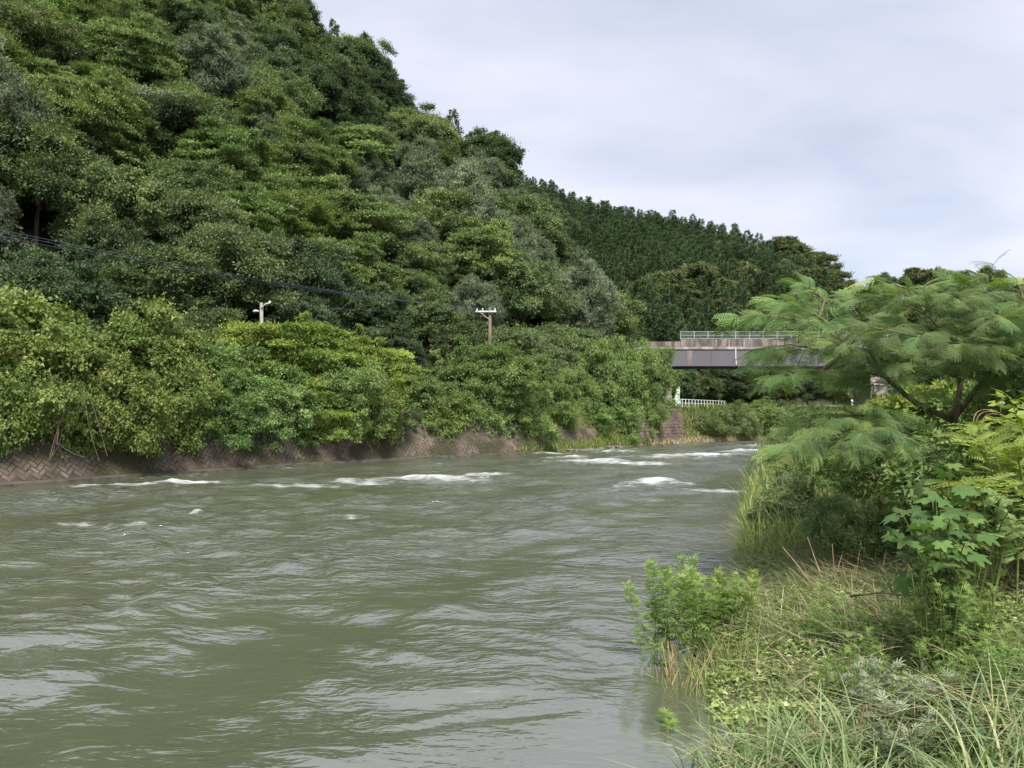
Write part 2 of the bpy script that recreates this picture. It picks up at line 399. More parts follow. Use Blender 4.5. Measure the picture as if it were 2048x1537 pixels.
# ------------------------------------------------------------------ river
def river():
    m, t, o = new_mat('muddy_river_water'); l = t.links.new
    tc = N(t, 'ShaderNodeTexCoord')
    mp = N(t, 'ShaderNodeMapping'); mp.inputs['Rotation'].default_value = (0, 0, R_(10)); mp.inputs['Scale'].default_value = (0.8, 1.9, 1)
    n1 = N(t, 'ShaderNodeTexNoise'); n1.inputs['Scale'].default_value = 3.0; n1.inputs['Detail'].default_value = 3; n1.inputs['Distortion'].default_value = 0.6
    n2 = N(t, 'ShaderNodeTexNoise'); n2.inputs['Scale'].default_value = 7.0; n2.inputs['Detail'].default_value = 2; n2.inputs['Distortion'].default_value = 0.4
    rip = N(t, 'ShaderNodeAttribute', attribute_name='ripple')
    mlt = N(t, 'ShaderNodeMath', operation='MULTIPLY')
    ad = N(t, 'ShaderNodeMath', operation='ADD')
    m1 = N(t, 'ShaderNodeMath', operation='MULTIPLY'); m1.inputs[1].default_value = 1.0
    m2 = N(t, 'ShaderNodeMath', operation='MULTIPLY'); m2.inputs[1].default_value = 0.4
    bp = N(t, 'ShaderNodeBump'); bp.inputs['Strength'].default_value = 1.0; bp.inputs['Distance'].default_value = 0.10
    pr = N(t, 'ShaderNodeBsdfPrincipled'); pr.inputs['Roughness'].default_value = 0.12; pr.inputs['IOR'].default_value = 3.2
    pr.inputs['Specular IOR Level'].default_value = 0.5
    nc = N(t, 'ShaderNodeTexNoise'); nc.inputs['Scale'].default_value = 0.25; nc.inputs['Detail'].default_value = 3
    rc = N(t, 'ShaderNodeValToRGB')
    rc.color_ramp.elements[0].position = 0.3; rc.color_ramp.elements[0].color = (0.070, 0.078, 0.048, 1)
    rc.color_ramp.elements[1].position = 0.7; rc.color_ramp.elements[1].color = (0.092, 0.099, 0.066, 1)
    fo = N(t, 'ShaderNodeAttribute', attribute_name='foam')
    nf = N(t, 'ShaderNodeTexNoise'); nf.inputs['Scale'].default_value = 3.6; nf.inputs['Detail'].default_value = 6; nf.inputs['Roughness'].default_value = 0.65
    mpf = N(t, 'ShaderNodeMapping'); mpf.inputs['Scale'].default_value = (0.6, 1.4, 1)
    sf = N(t, 'ShaderNodeMath', operation='SUBTRACT'); af = N(t, 'ShaderNodeMath', operation='ADD')
    rf = N(t, 'ShaderNodeMapRange'); rf.inputs['From Min'].default_value = 0.27; rf.inputs['From Max'].default_value = 1.0; rf.inputs['To Max'].default_value = 0.78
    df = N(t, 'ShaderNodeBsdfDiffuse'); df.inputs['Color'].default_value = (0.74, 0.76, 0.76, 1)
    mx = N(t, 'ShaderNodeMixShader')
    l(tc.outputs['Object'], mp.inputs[0]); l(mp.outputs[0], n1.inputs['Vector']); l(mp.outputs[0], n2.inputs['Vector'])
    l(n1.outputs['Fac'], m1.inputs[0]); l(n2.outputs['Fac'], m2.inputs[0]); l(m1.outputs[0], ad.inputs[0]); l(m2.outputs[0], ad.inputs[1])
    l(ad.outputs[0], mlt.inputs[0]); l(rip.outputs['Fac'], mlt.inputs[1]); l(mlt.outputs[0], bp.inputs['Height'])
    l(bp.outputs[0], pr.inputs['Normal'])
    l(tc.outputs['Object'], nc.inputs['Vector']); l(nc.outputs['Fac'], rc.inputs[0]); l(rc.outputs[0], pr.inputs['Base Color'])
    l(tc.outputs['Object'], mpf.inputs[0]); l(mpf.outputs[0], nf.inputs['Vector'])
    l(nf.outputs['Fac'], af.inputs[0]); l(fo.outputs['Fac'], af.inputs[1]); sf.inputs[1].default_value = 0.42
    l(af.outputs[0], sf.inputs[0]); l(sf.outputs[0], rf.inputs['Value'])
    l(rf.outputs[0], mx.inputs[0]); l(pr.outputs[0], mx.inputs[1]); l(df.outputs[0], mx.inputs[2]); l(mx.outputs[0], o.inputs[0])

    nr, ncol = 430, 390
    yy = 2.2 * (125 / 2.2) ** (np.linspace(0, 1, nr))
    sl = np.linspace(-1.15, 0.72, ncol)
    Yg, Sg = np.meshgrid(yy, sl, indexing='ij')
    Xg = Yg * Sg
    # flow coordinates: a along the current, b across it
    ca, sa = math.cos(R_(62)), math.sin(R_(62))
    A = Xg * ca + Yg * sa; B = -Xg * sa + Yg * ca
    sL, sR, _ = bank_s(Xg, Yg)
    edge = np.clip(np.minimum(-sL, -sR) / 1.5, 0.05, 1)
    calm = np.clip((-sR - 0.3) / 4.5, 0, 1)                 # slower water by the near bank
    calm = 0.38 + 0.62 * calm * calm * (3 - 2 * calm)
    w1 = fbm(A / 3.4 + 0.25 * fbm(A / 5, B / 5, 3), B / 4.6, 21, 3)
    wx = A + 0.6 * vnoise(A / 2.4, B / 2.4, 31); wy = B + 0.6 * vnoise(A / 2.4, B / 2.4, 37)
    w2 = 1 - 2 * np.sqrt(vnoise(wx / 1.15, wy / 1.9, 41) ** 2 + 0.006)
    ux = Xg + 0.5 * vnoise(Xg / 1.7, Yg / 1.7, 43); uy = Yg + 0.12 * Xg + 0.35 * vnoise(Xg / 1.7, Yg / 1.7, 45)
    w3 = 1 - 2 * np.sqrt(vnoise(ux / 0.95, uy / 0.5, 47) ** 2 + 0.012)
    w4 = vnoise(ux / 0.5, uy / 0.26, 53)
    w5 = vnoise(ux / 1.7, uy / 0.8, 57)
    patch = np.clip(0.62 + 1.25 * fbm(A / 6, B / 2.6, 61, 3), 0.28, 1.4)   # choppy lanes and smooth boils
    Z = 0.14 * w1 + patch * (0.072 * w2 + 0.044 * w3 + 0.014 * w4) + 0.055 * w5
    Z = Z * edge * calm
    foam = np.zeros_like(Z)
    # (photo x, photo y, half width, half depth m, strength)
    for px, py, hw, hd, k in [(375, 967, 58, 0.55, 1.0), (250, 973, 70, 0.4, .65), (170, 975, 40, .3, .6), (850, 962, 85, 0.8, 1.0), (720, 967, 60, 0.5, .7), (600, 974, 90, 0.45, .62), (960, 953, 70, 0.6, .6),
                              (1190, 924, 60, 1.1, 1.0), (1260, 928, 70, 0.9, .85), (1290, 918, 90, .8, .62), (1420, 911, 75, 1.2, 1.0), (1340, 914, 60, .9, .7), (1490, 905, 60, 1.2, .8),
                              (1320, 966, 36, 0.7, 1.0), (1360, 970, 30, .5, .6), (1430, 984, 70, 0.4, .6), (250, 1062, 40, 0.3, .55), (160, 1058, 60, .3, .5), (1090, 908, 60, 0.7, .75), (1180, 901, 60, .8, .6),
                              (390, 1032, 10, .15, .7), (700, 1036, 14, .15, .5), (1140, 915, 40, .6, .7), (1540, 893, 60, 1.5, .6), (1250, 905, 80, .8, .45)]:
        d = CH * F / (py - HY); x0 = xat(px, d); h = 1.25 * hw / F * d
        q = ((Xg - x0) / h) ** 2
        cy = d + 0.35 * hd * np.sin((Xg - x0) / h * 2.2 + px) + 0.25 * hd * fbm(Xg / 0.9, Yg / 0.9, 91, 2)
        e = np.exp(-q - ((Yg - cy) / hd) ** 2)
        foam = np.maximum(foam, k * e * (0.45 + 0.75 * np.clip(0.5 + 0.5 * (1 - 2 * np.abs(vnoise(Xg / 0.9 + px, Yg / 0.45, 95))), 0, 1)))
        Z += 0.15 * k * np.exp(-q - ((Yg - d - 0.2) / (hd * 0.9)) ** 2) * (0.6 + 0.5 * w3)
    crest = np.clip((0.5 * w2 + 0.5 * w3) * patch - 0.55, 0, 0.30) * np.clip((Yg - 12) / 16, 0, 1)
    foam = foam * 0.72 + crest
    # thin foam where the current rubs the wall foot
    foam += 0.28 * np.exp(-((sL + 0.25) / 0.25) ** 2) * np.clip(fbm(A / 2, B / 2, 77, 2) + 0.3, 0, 1)
    ripple = np.clip(patch * calm * np.clip(edge * 1.4, 0.4, 1), 0.10, 1.2) * np.clip(Yg / 16, 0.6, 1.0)
    slope = np.gradient(Z, axis=0) / np.gradient(Yg, axis=0)
    ripple = ripple * np.clip(1 - 2.0 * (slope - 0.15), 0.08, 1)        # steep faces are glassy
    V = np.stack([Xg, Yg, Z], -1).reshape(-1, 3)
    ii = np.arange(nr * ncol).reshape(nr, ncol)
    Fq = np.stack([ii[:-1, :-1], ii[:-1, 1:], ii[1:, 1:], ii[1:, :-1]], -1).reshape(-1, 4)
    me = build_mesh('river_water', V, Fq, m, smooth=True, extra={'foam': foam.ravel(), 'ripple': ripple.ravel()})
    r = link('river_water', me); r['kind'] = 'structure'
    r['label'] = 'fast muddy green river with choppy waves and white water'
river()

# ------------------------------------------------------------------ hills (ruled between a foot line and a ridge line)
class Hill:
    def __init__(s, name, px, base_d, ridge_d, ridge_py, canopy, base_z, seed, convex=1.0):
        s.px = np.array(px, float); s.bd = np.array(base_d, float); s.rd = np.array(ridge_d, float)
        s.rz = CH + (HY - np.array(ridge_py, float)) / F * s.rd - canopy
        s.bz = base_z; s.seed = seed; s.convex = convex
        us = np.linspace(s.px[0], s.px[-1], 90); vs = np.linspace(-0.05, 1.6, 60)
        U, W = np.meshgrid(us, vs, indexing='ij')
        X, Y, Z = s.pos(U, W)
        ii = np.arange(U.size).reshape(U.shape)
        Fq = np.stack([ii[:-1, :-1], ii[1:, :-1], ii[1:, 1:], ii[:-1, 1:]], -1).reshape(-1, 4)
        o = link(name, build_mesh(name, np.stack([X, Y, Z], -1).reshape(-1, 3), Fq, M['forest_floor'], smooth=True))
        o['kind'] = 'structure'
    def pos(s, u, v):
        u = np.asarray(u, float); v = np.asarray(v, float)
        bd = np.interp(u, s.px, s.bd); rd = np.interp(u, s.px, s.rd); rz = np.interp(u, s.px, s.rz)
        d = bd + (rd - bd) * v
        vv = np.clip(v, 0, 1)
        z = s.bz + (rz - s.bz) * (vv ** s.convex) - np.clip(v - 1, 0, 9) * (rd - bd) * 0.75
        x = xat(u, d)
        z = z + 1.6 * fbm(x / 16, d / 16, s.seed, 3) * np.clip(vv * 4, 0, 1) * np.clip((1.0 - vv) * 4, 0, 1)
        z = np.where(v < 0, s.bz + v * 20, z)
        return x, d, z
hill1 = Hill('hillside',
             [-900, -600, -250, 0, 300, 600, 700, 780, 900, 985, 1060, 1130, 1180, 1230, 1268],
             [27, 29, 34, 40, 44, 49.5, 52, 54, 57.5, 61, 66, 71, 76, 82, 88],
             [120, 125, 130, 132, 132, 126, 119, 113, 106, 101, 98, 96, 95, 94, 93],
             [-260, -300, -330, -330, -240, 12, 96, 172, 250, 306, 405, 480, 565, 645, 700], 7.0, ROAD_Z, 101)
hill2 = Hill('far_hillside',
             [880, 950, 1020, 1100, 1150, 1300, 1450, 1560, 1640, 1680, 1720, 1780],
             [112, 114, 116, 118, 120, 122, 124, 126, 128, 130, 130, 130],
             [235, 235, 235, 232, 230, 226, 220, 205, 190, 180, 170, 165],
             [320, 330, 352, 362, 392, 420, 450, 486, 520, 575, 640, 720], 10.0, ROAD_Z, 131, 0.9)
hill3 = Hill('distant_hillside',
             [1560, 1640, 1700, 1760, 1850, 1920, 2000, 2200, 2600, 3000],
             [150, 148, 146, 145, 144, 143, 142, 140, 135, 130],
             [225, 220, 215, 215, 215, 215, 215, 210, 205, 200],
             [640, 605, 568, 536, 528, 538, 552, 540, 500, 460], 9.0, 2.0, 151)

# ------------------------------------------------------------------ foliage generators
def crown(seed, R, n_clump, clump_r, per, Ln, W, flat=0.7, zmin=-0.35, up=0.6, tiers=0, droop=0.25, rough=0.25, core=0.10, shell=(0.60, 1.04), quad=False):
    """leaf quads in clumps spread over an uneven crown; returns V, F, tint, clump centres"""
    r = np.random.default_rng(seed)
    R = np.array(R, float)
    k = np.arange(n_clump * 2) + 0.5
    ph = np.pi * (1 + 5 ** 0.5) * k; cz = 1 - 2 * k / (n_clump * 2)
    D = np.stack([np.cos(ph) * np.sqrt(1 - cz ** 2), np.sin(ph) * np.sqrt(1 - cz ** 2), cz], 1)
    D = unit(D + r.normal(0, 0.16, D.shape)); D = D[D[:, 2] > zmin]
    if len(D) > n_clump: D = D[r.permutation(len(D))[:n_clump]]
    a = np.arctan2(D[:, 1], D[:, 0]); o = r.uniform(0, 6.28, 6)
    mod = 1 + rough * (np.sin(2 * a + o[0]) * 0.5 + np.sin(3 * a + o[1] + 2 * D[:, 2]) * 0.6 + np.sin(5 * a + 4 * D[:, 2] + o[2]) * 0.4 + np.sin(6 * D[:, 2] + 2 * a + o[3]) * 0.4 + r.normal(0, 0.3, len(D)))
    mod = np.clip(mod, 0.6, np.where(D[:, 2] > 0.55, 1.0, 1.12))
    C = D * R * (r.uniform(shell[0], shell[1], len(D)) * mod)[:, None]
    if tiers:
        zt = np.linspace(zmin * R[2], R[2] * 0.95, tiers)
        q = np.abs(C[:, 2:3] - zt[None]).argmin(1)
        C[:, 2] = zt[q] * 0.85 + C[:, 2] * 0.15 - 0.10 * np.hypot(C[:, 0], C[:, 1])
        C[:, :2] *= r.uniform(0.55, 1.08, len(C))[:, None]
    cr = clump_r * np.exp(r.normal(0, 0.32, len(C)))
    P, T, Nn, ti = [], [], [], []
    ct = r.normal(0.42, 0.17, len(C))
    for c, rad, t0, d0 in zip(C, cr, ct, D):
        n = int(per * (rad / clump_r) ** 2)
        # most leaves sit along sprigs that fan out of the clump, the rest in a loose shell
        ns = max(5, int(11 * rad / clump_r))
        ds = unit(r.normal(0, 0.8, (ns, 3)) + 0.55 * d0 + np.array([0, 0, 0.45]))
        ls = r.uniform(0.75, 1.45, ns); k = r.integers(0, ns, n)
        sprig = r.random(n) < 0.72
        d = np.where(sprig[:, None], ds[k], unit(r.normal(0, 0.9, (n, 3)) + 0.4 * d0 + np.array([0, 0, 0.6])))
        rr = np.where(sprig, rad * ls[k] * r.uniform(0.2, 1.0, n) ** 0.75, rad * r.uniform(0.35, 1.0, n))
        p = c + d * rr[:, None] * np.array([1, 1, flat]) + r.normal(0, 0.17 * rad, (n, 3)) * np.array([1, 1, flat])
        nn = unit(d * 0.55 + np.array([0, 0, up]) + r.normal(0, 0.38, (n, 3)))
        t = unit(d + r.normal(0, 0.7, (n, 3)) + np.array([0, 0, -droop]))
        P.append(p); T.append(t); Nn.append(nn); ti.append(np.clip(t0 + r.normal(0, 0.16, n), 0, 1))
    n = int(core * per * len(C))
    d = unit(r.normal(0, 1, (n, 3))); d[:, 2] = np.maximum(d[:, 2], zmin)
    P.append(d * R * (r.uniform(0.2, 0.8, n) ** 0.6)[:, None]); T.append(unit(r.normal(0, 1, (n, 3)))); Nn.append(unit(r.normal(0, 1, (n, 3)) + [0, 0, .5])); ti.append(r.uniform(0, 0.6, n))
    P, T, Nn, ti = map(np.concatenate, (P, T, Nn, ti))
    s = r.uniform(0.7, 1.3, len(P))
    if quad:
        V, Fq = kites(P, T, Nn, Ln * s, W * s)
        return V, Fq, rep(ti, 4), C
    V, Fq = tri_leaves(P, T, Nn, Ln * s, W * s)
    return V, Fq, rep(ti, 3), C

def limbs(seed, base, centre, C, r0, n=7, k=5, trunk_mid=0.0):
    """a trunk with limbs running out to some of the clumps"""
    r = np.random.default_rng(seed); G = Geo()
    base = np.array(base, float); centre = np.array(centre, float)
    mid = (base + centre) / 2 + r.normal(0, 0.12, 3) * [1, 1, 0]
    P = np.array([base, base * 0.5 + mid * 0.5, mid, mid * 0.4 + centre * 0.6, centre])
    G.tube(P, np.array([1.25, 1.0, 0.85, 0.6, 0.3]) * r0, k + 1)
    for c in C[r.permutation(len(C))[:n]]:
        f = r.uniform(0.35, 0.95); s = mid * (1 - f) + centre * f
        e = c * 0.93; m = s * 0.5 + e * 0.5 + np.array([0, 0, -0.08 * np.linalg.norm(e - s)])
        G.tube(np.array([s, m, e]), np.array([0.5, 0.32, 0.1]) * r0, k)
    return G

def make_tree_kind(kind, seed, R, cz, mat, trunk_r=0.16, **kw):
    V, Fq, ti, C = crown(seed, R, **kw)
    V = V + [0, 0, cz]; C = C + [0, 0, cz]
    cm = build_mesh(kind + '_crown', V, Fq, M[mat], ti)
    tm = limbs(seed + 5, (0, 0, -1.2), (0, 0, cz + R[2] * 0.35), C, trunk_r, n=9).mesh(kind + '_trunk', M['bark'], True)
    return cm, tm

KIND = {}
for i in range(3):
    KIND.setdefault('dome', []).append(make_tree_kind('dome', 200 + i, (3.5 + 0.5 * (i - 1), 3.3, 3.3 + 0.3 * i), 3.9, 'dome', n_clump=92, clump_r=0.78, per=440, Ln=0.18, W=0.115, flat=0.62, zmin=-0.5, core=0.05))
    KIND.setdefault('layer', []).append(make_tree_kind('layer', 220 + i, (4.0, 3.5 + 0.3 * i, 3.3), 4.1, 'layer', n_clump=82, clump_r=0.90, per=470, Ln=0.19, W=0.11, flat=0.32, up=1.2, tiers=7, zmin=-0.45, droop=0.05, core=0.04))
    KIND.setdefault('dark', []).append(make_tree_kind('dark', 240 + i, (3.2, 3.3, 3.4 + 0.3 * i), 4.0, 'dark', n_clump=105, clump_r=0.66, per=380, Ln=0.17, W=0.105, flat=0.58, zmin=-0.5, core=0.05))
    KIND.setdefault('grey', []).append(make_tree_kind('grey', 260 + i, (3.0, 2.8 + 0.3 * i, 3.8), 4.2, 'grey', n_clump=95, clump_r=0.70, per=400, Ln=0.22, W=0.08, flat=0.75, zmin=-0.5, droop=0.5, core=0.05))
    KIND.setdefault('olive', []).append(make_tree_kind('olive', 280 + i, (4.6, 4.4, 3.6), 4.6, 'olive', n_clump=135, clump_r=0.76, per=170, Ln=0.32, W=0.2, flat=0.6, zmin=-0.6, core=0.06))

def make_conifer(seed):
    r = np.random.default_rng(seed)
    H = 11.5; P, T, Nn, ti = [], [], [], []
    for z in np.arange(1.6, H, 0.42):
        f = (H - z) / (H - 1.6)
        rad = 2.5 * f ** 0.48 + 0.1
        nb = int(5 + 6 * f)
        for k in range(nb):
            a = r.uniform(0, 6.283); rr = rad * r.uniform(0.65, 1.1)
            n = int(14 + 18 * f); s = r.uniform(0.25, 1, n) ** 0.7 * rr
            p = np.stack([np.cos(a) * s, np.sin(a) * s, z - 0.30 * s + r.normal(0, 0.05, n)], 1) + r.normal(0, 0.13 + 0.1 * f, (n, 3))
            P.append(p); d = np.array([np.cos(a), np.sin(a), 0.25])
            T.append(unit(d + r.normal(0, 0.5, (n, 3)))); Nn.append(unit(np.array([0, 0, 1.0]) + 0.5 * d + r.normal(0, 0.4, (n, 3))))
            ti.append(np.clip(r.normal(0.35, 0.15) + r.normal(0, 0.12, n), 0, 1))
    P, T, Nn, ti = map(np.concatenate, (P, T, Nn, ti))
    V, Fq = kites(P, T, Nn, 0.42 * r.uniform(0.7, 1.3, len(P)), 0.17)
    cm = build_mesh('conifer_crown', V, Fq, M['cedar'], rep(ti, 4))
    G = Geo(); G.tube(np.array([[0, 0, -1.5], [0, 0, 4], [0, 0, H - 0.3]]), [0.19, 0.14, 0.03], 6)
    return cm, G.mesh('conifer_trunk', M['bark'], True)
CON = [make_conifer(300 + i) for i in range(3)]

def plant_tree(name, label, pair, loc, rz, sc, group, cat='tree', tilt=0.0):
    t = thing(name, label, cat, loc, rz, group)
    t.scale = sc
    if tilt: t.rotation_euler = (random.gauss(0, tilt), random.gauss(0, tilt), rz)
    link('trunk', pair[1], t); link('crown', pair[0], t)
    return t

# ------------------------------------------------------------------ wood on the left hillside
LOOK = {'dome': 'mid green round-crowned tree', 'layer': 'light yellow-green layered tree', 'dark': 'dark green evergreen tree', 'grey': 'grey-green feathery tree', 'olive': 'olive-brown domed tree'}
hints = [(150, 60, 260, 'layer'), (330, 120, 200, 'dome'), (420, 180, 180, 'grey'), (560, 160, 160, 'dome'), (600, 60, 160, 'dark'), (620, 420, 190, 'layer'), (520, 350, 120, 'layer'),
         (700, 200, 120, 'dark'), (690, 360, 90, 'grey'), (800, 260, 120, 'dome'), (930, 300, 120, 'dark'), (860, 330, 100, 'dome'), (300, 290, 110, 'dark'), (330, 400, 160, 'dome'),
         (60, 400, 150, 'grey'), (60, 240, 150, 'dome'), (130, 500, 160, 'dark'), (430, 500, 140, 'dome'), (330, 560, 200, 'dark'), (640, 560, 160, 'dark'), (800, 440, 140, 'grey'), (870, 560, 170, 'dome'),
         (980, 440, 130, 'dome'), (1010, 520, 150, 'grey'), (1110, 520, 130, 'dome'), (1170, 600, 120, 'layer'), (1080, 420, 100, 'layer'), (1060, 640, 130, 'dome'), (1150, 660, 100, 'grey'), (760, 620, 120, 'dark')]
def place_words(px, v):
    a = 'on the left skyline' if v > 0.86 else 'high on the left hill' if v > 0.55 else 'halfway up the left hill' if v > 0.22 else 'at the left hill foot'
    b = 'by the left edge' if px < 330 else 'above the yellow bushes' if px < 760 else 'above the wooden pole' if px < 1060 else 'nearest the bridge'
    return a + ' ' + b
pts = []
r1 = np.random.default_rng(5)
n_hill = 0
cand = []
for it in range(9000):
    u = r1.uniform(-330, 1262); v = r1.uniform(0.0, 1.03)
    x, y, z = [float(q) for q in hill1.pos(u, v)]
    cand.append((u, v, x, y, z))
cand = np.array(cand)
# near, low places first come first served
kept = np.zeros((0, 3))
for u, v, x, y, z in cand:
    cpy = HY - (z + 5 - CH) / y * F
    if cpy < -190 or (u < -60 and cpy < 0): continue
    if 195 < u < 395 and 215 < cpy < 335: continue
    edge_in = u > 1190
    dmin = 3.6 if v > 0.85 else 4.3
    if edge_in: dmin = 3.2
    if len(kept) and np.min(np.linalg.norm(kept - [x, y, z], axis=1)) < dmin: continue
    kept = np.vstack([kept, [x, y, z]])
    best = None; bw = 0.25
    for hx, hy, hr, hk in hints:
        w = math.exp(-((u - hx) ** 2 + (cpy - hy) ** 2) / (hr * hr)) * r1.uniform(0.5, 1.5)
        if w > bw: bw, best = w, hk
    if best is None or r1.random() < 0.12: best = r1.choice(['dome', 'dome', 'dark', 'grey', 'layer'])
    if v > 0.9 and r1.random() < 0.5: best = 'dark'
    sc = r1.uniform(0.66, 1.22) * (0.86 if edge_in else 1.0)
    pw = place_words(u, v)
    if v < 0.12: sc *= 0.85
    plant_tree('broadleaf_tree', LOOK[best] + ' ' + pw, KIND[best][r1.integers(3)], (x, y, z - 0.3), r1.uniform(0, 6.28),
               (sc * r1.uniform(0.85, 1.2), sc * r1.uniform(0.85, 1.2), sc * r1.uniform(0.85, 1.2)), 'trees ' + pw, tilt=0.13)
    n_hill += 1
print('hill trees', n_hill)
# a tree with a bare pale trunk and spreading limbs under a flat crown
vs = np.linspace(0.1, 0.9, 300); X, Y, Z = hill1.pos(np.full(300, 322.0), vs)
k = np.abs(HY - (Z + 0.5 - CH) / Y * F - 335).argmin(); ub = np.array([X[k], Y[k], Z[k]])
t = thing('umbrella_tree', 'flat-crowned tree with bare pale trunk and limbs in a dark hollow of the left hillside', 'tree', tuple(ub))
px2m = Y[k] / F
V, Fq, ti, C = crown(4242, (95 * px2m, 3.2, 42 * px2m), 52, 0.95, 420, 0.2, 0.115, flat=0.34, zmin=-0.1, up=1.1, tiers=3, core=0.02)
cz_ = 100 * px2m
link('crown', build_mesh('umbrella_crown', V + [0.2, 0, cz_], Fq, M['grey'], ti), t)
G = Geo(); fk = np.array([4 * px2m, 0, 58 * px2m])
G.tube(np.array([[0, 0, -1.0], [0, 0, 25 * px2m], fk]), [0.24, 0.19, 0.17], 7)
for q in range(13):
    a_ = q * 0.4833 + 0.2; e = np.array([math.cos(a_) * r1.uniform(60, 100) * px2m, math.sin(a_) * 2.6, cz_ - r1.uniform(5, 22) * px2m])
    G.tube(np.array([fk, fk * 0.55 + e * 0.45 + [0, 0, -0.25], e]), [0.11, 0.07, 0.02], 5)
link('trunk', G.mesh('umbrella_trunk', M['palebark'], True), t)
# conifers that break the skyline
for px, d, top, h in [(722, 117, 74, 10.5), (779, 112, 140, 8.0), (905, 105, 218, 7.0), (1010, 100, 312, 8.5), (668, 120, 40, 7)]:
    p = at(px, top, d); s = h / 11.5
    lab = 'tall dark pointed conifer breaking the left hillside skyline' if px == 720 else 'small pointed conifer on the left hillside skyline'
    plant_tree('conifer', lab, CON[0], (p[0], p[1], p[2] - h), 1.0 + px, (s * 1.15, s * 1.15, s), 'conifers on the left skyline')

# ------------------------------------------------------------------ conifer wood and domed trees on the far hill
olives = [(1560, 478, 0.92, 1.3), (1625, 512, 0.9, 1.2), (1590, 520, .75, 1.2), (1655, 560, 0.8, 1.1), (1500, 510, 0.72, 1.2), (1560, 545, 0.6, 1.2), (1620, 570, .6, 1.15), (1500, 570, .5, 1.1), (1430, 505, .6, 1.0),
          (1350, 530, .48, 1.25), (1400, 560, .4, 1.2), (1330, 580, .35, 1.15), (1440, 590, .38, 1.0), (1470, 545, .5, 1.0), (1590, 610, .42, 1.1), (1660, 600, .55, 1.1), (1540, 620, .36, 1.0), (1380, 620, .24, 1.0), (1290, 590, .3, 1.0), (1450, 630, .22, 1.0)]
okept = []
for px, py, v, sc in olives:
    # walk the slope until the crown's middle stands at the wanted height in the picture
    vs = np.linspace(0.0, 1.0, 200); X, Y, Z = hill2.pos(np.full(200, px), vs)
    k = np.abs(HY - (Z + 6.0 * sc - CH) / Y * F - py).argmin()
    okept.append((X[k], Y[k]))
    lab = ('olive-brown domed tree on the crest of the far hill above the bridge' if py < 530 and px > 1540 else
           'olive-brown domed tree among conifers above the bridge fence' if px < 1480 else 'olive-brown domed tree on the right end of the far hill')
    plant_tree('domed_tree', lab, KIND['olive'][r1.integers(3)] if r1.random() < 0.8 else KIND['dark'][0], (X[k], Y[k], Z[k] - 0.6), r1.uniform(0, 6.28), (sc * 1.15, sc * 1.15, sc * 1.15), lab)
okept = np.array(okept)
c2 = []
k2 = np.zeros((0, 3))
for it in range(15000):
    u = r1.uniform(985, 1700); v = r1.uniform(0.05, 1.0)
    x, y, z = [float(q) for q in hill2.pos(u, v)]
    if np.min(np.hypot(okept[:, 0] - x, okept[:, 1] - y)) < 4.5: continue
    if len(k2) and np.min(np.linalg.norm(k2 - [x, y, z], axis=1)) < 2.55: continue
    if u > 1500 and v < 0.45 and r1.random() < 0.8: continue
    k2 = np.vstack([k2, [x, y, z]]); c2.append((u, v, x, y, z))
# the ones that show largest: not hidden by the front hill, nearest first
def shows(c):
    u, v, x, y, z = c
    return (u > 1060 + 0.35 * max(0, 640 - (HY - (z + 8 - CH) / y * F)) * 0 and u < 1690)
vis = sorted([c for c in c2 if c[0] > 1030 and (HY - (c[4] + 8 - CH) / c[3] * F) < 640], key=lambda c: c[3])
ridge = sorted([c for c in vis if c[1] > 0.93], key=lambda c: -c[1])[:70]
rest = [c for c in vis if c not in ridge]
ind = ridge + rest[:210]
ids = set(id(c) for c in ind)
for c in ind:
    u, v, x, y, z = c
    s = r1.uniform(0.86, 1.04)
    hz = 'at the left by the near hill' if u < 1190 else 'in the middle above the bridge' if u < 1420 else 'at the right by the domed trees'
    lab = ('dark conifer on the skyline of the far hill ' if v > 0.93 else 'dark conifer high in the far hill plantation ' if v > 0.55 else 'dark conifer low in the far hill plantation ') + hz
    plant_tree('conifer', lab, CON[r1.integers(3)], (x, y, z - 0.5), r1.uniform(0, 6.28), (s, s, s * r1.uniform(0.9, 1.06)), lab)
left = [c for c in c2 if id(c) not in ids]
print('conifers', len(c2), 'single', len(ind), 'mass', len(left), 'olive', len(olives))
# the remaining conifers as one mass, instancing the crown of a single tree
pm = bpy.data.meshes.new('conifer_wood')
pm.from_pydata([(c[2], c[3], c[4] - 0.5) for c in left], [], [])
wood = link('conifer_wood', pm)
wood['kind'] = 'stuff'; wood['label'] = 'dense dark conifer plantation covering the far hillside'; wood['category'] = 'wood'
src = next(o for o in bpy.data.objects if o.type == 'MESH' and o.data == CON[1][0])
ng = bpy.data.node_groups.new('scatter_conifers', 'GeometryNodeTree')
ng.interface.new_socket('Geometry', in_out='INPUT', socket_type='NodeSocketGeometry')
ng.interface.new_socket('Geometry', in_out='OUTPUT', socket_type='NodeSocketGeometry')
gi = ng.nodes.new('NodeGroupInput'); go = ng.nodes.new('NodeGroupOutput')
ip = ng.nodes.new('GeometryNodeInstanceOnPoints'); ob = ng.nodes.new('GeometryNodeObjectInfo')
ob.inputs['Object'].default_value = src; ob.inputs['As Instance'].default_value = True
rr_ = ng.nodes.new('FunctionNodeRandomValue'); rr_.data_type = 'FLOAT_VECTOR'
rr_.inputs[0].default_value = (0, 0, 0); rr_.inputs[1].default_value = (0, 0, 6.28)
rs_ = ng.nodes.new('FunctionNodeRandomValue'); rs_.data_type = 'FLOAT'
rs_.inputs[2].default_value = 0.86; rs_.inputs[3].default_value = 1.06
ng.links.new(gi.outputs[0], ip.inputs['Points']); ng.links.new(ob.outputs['Geometry'], ip.inputs['Instance'])
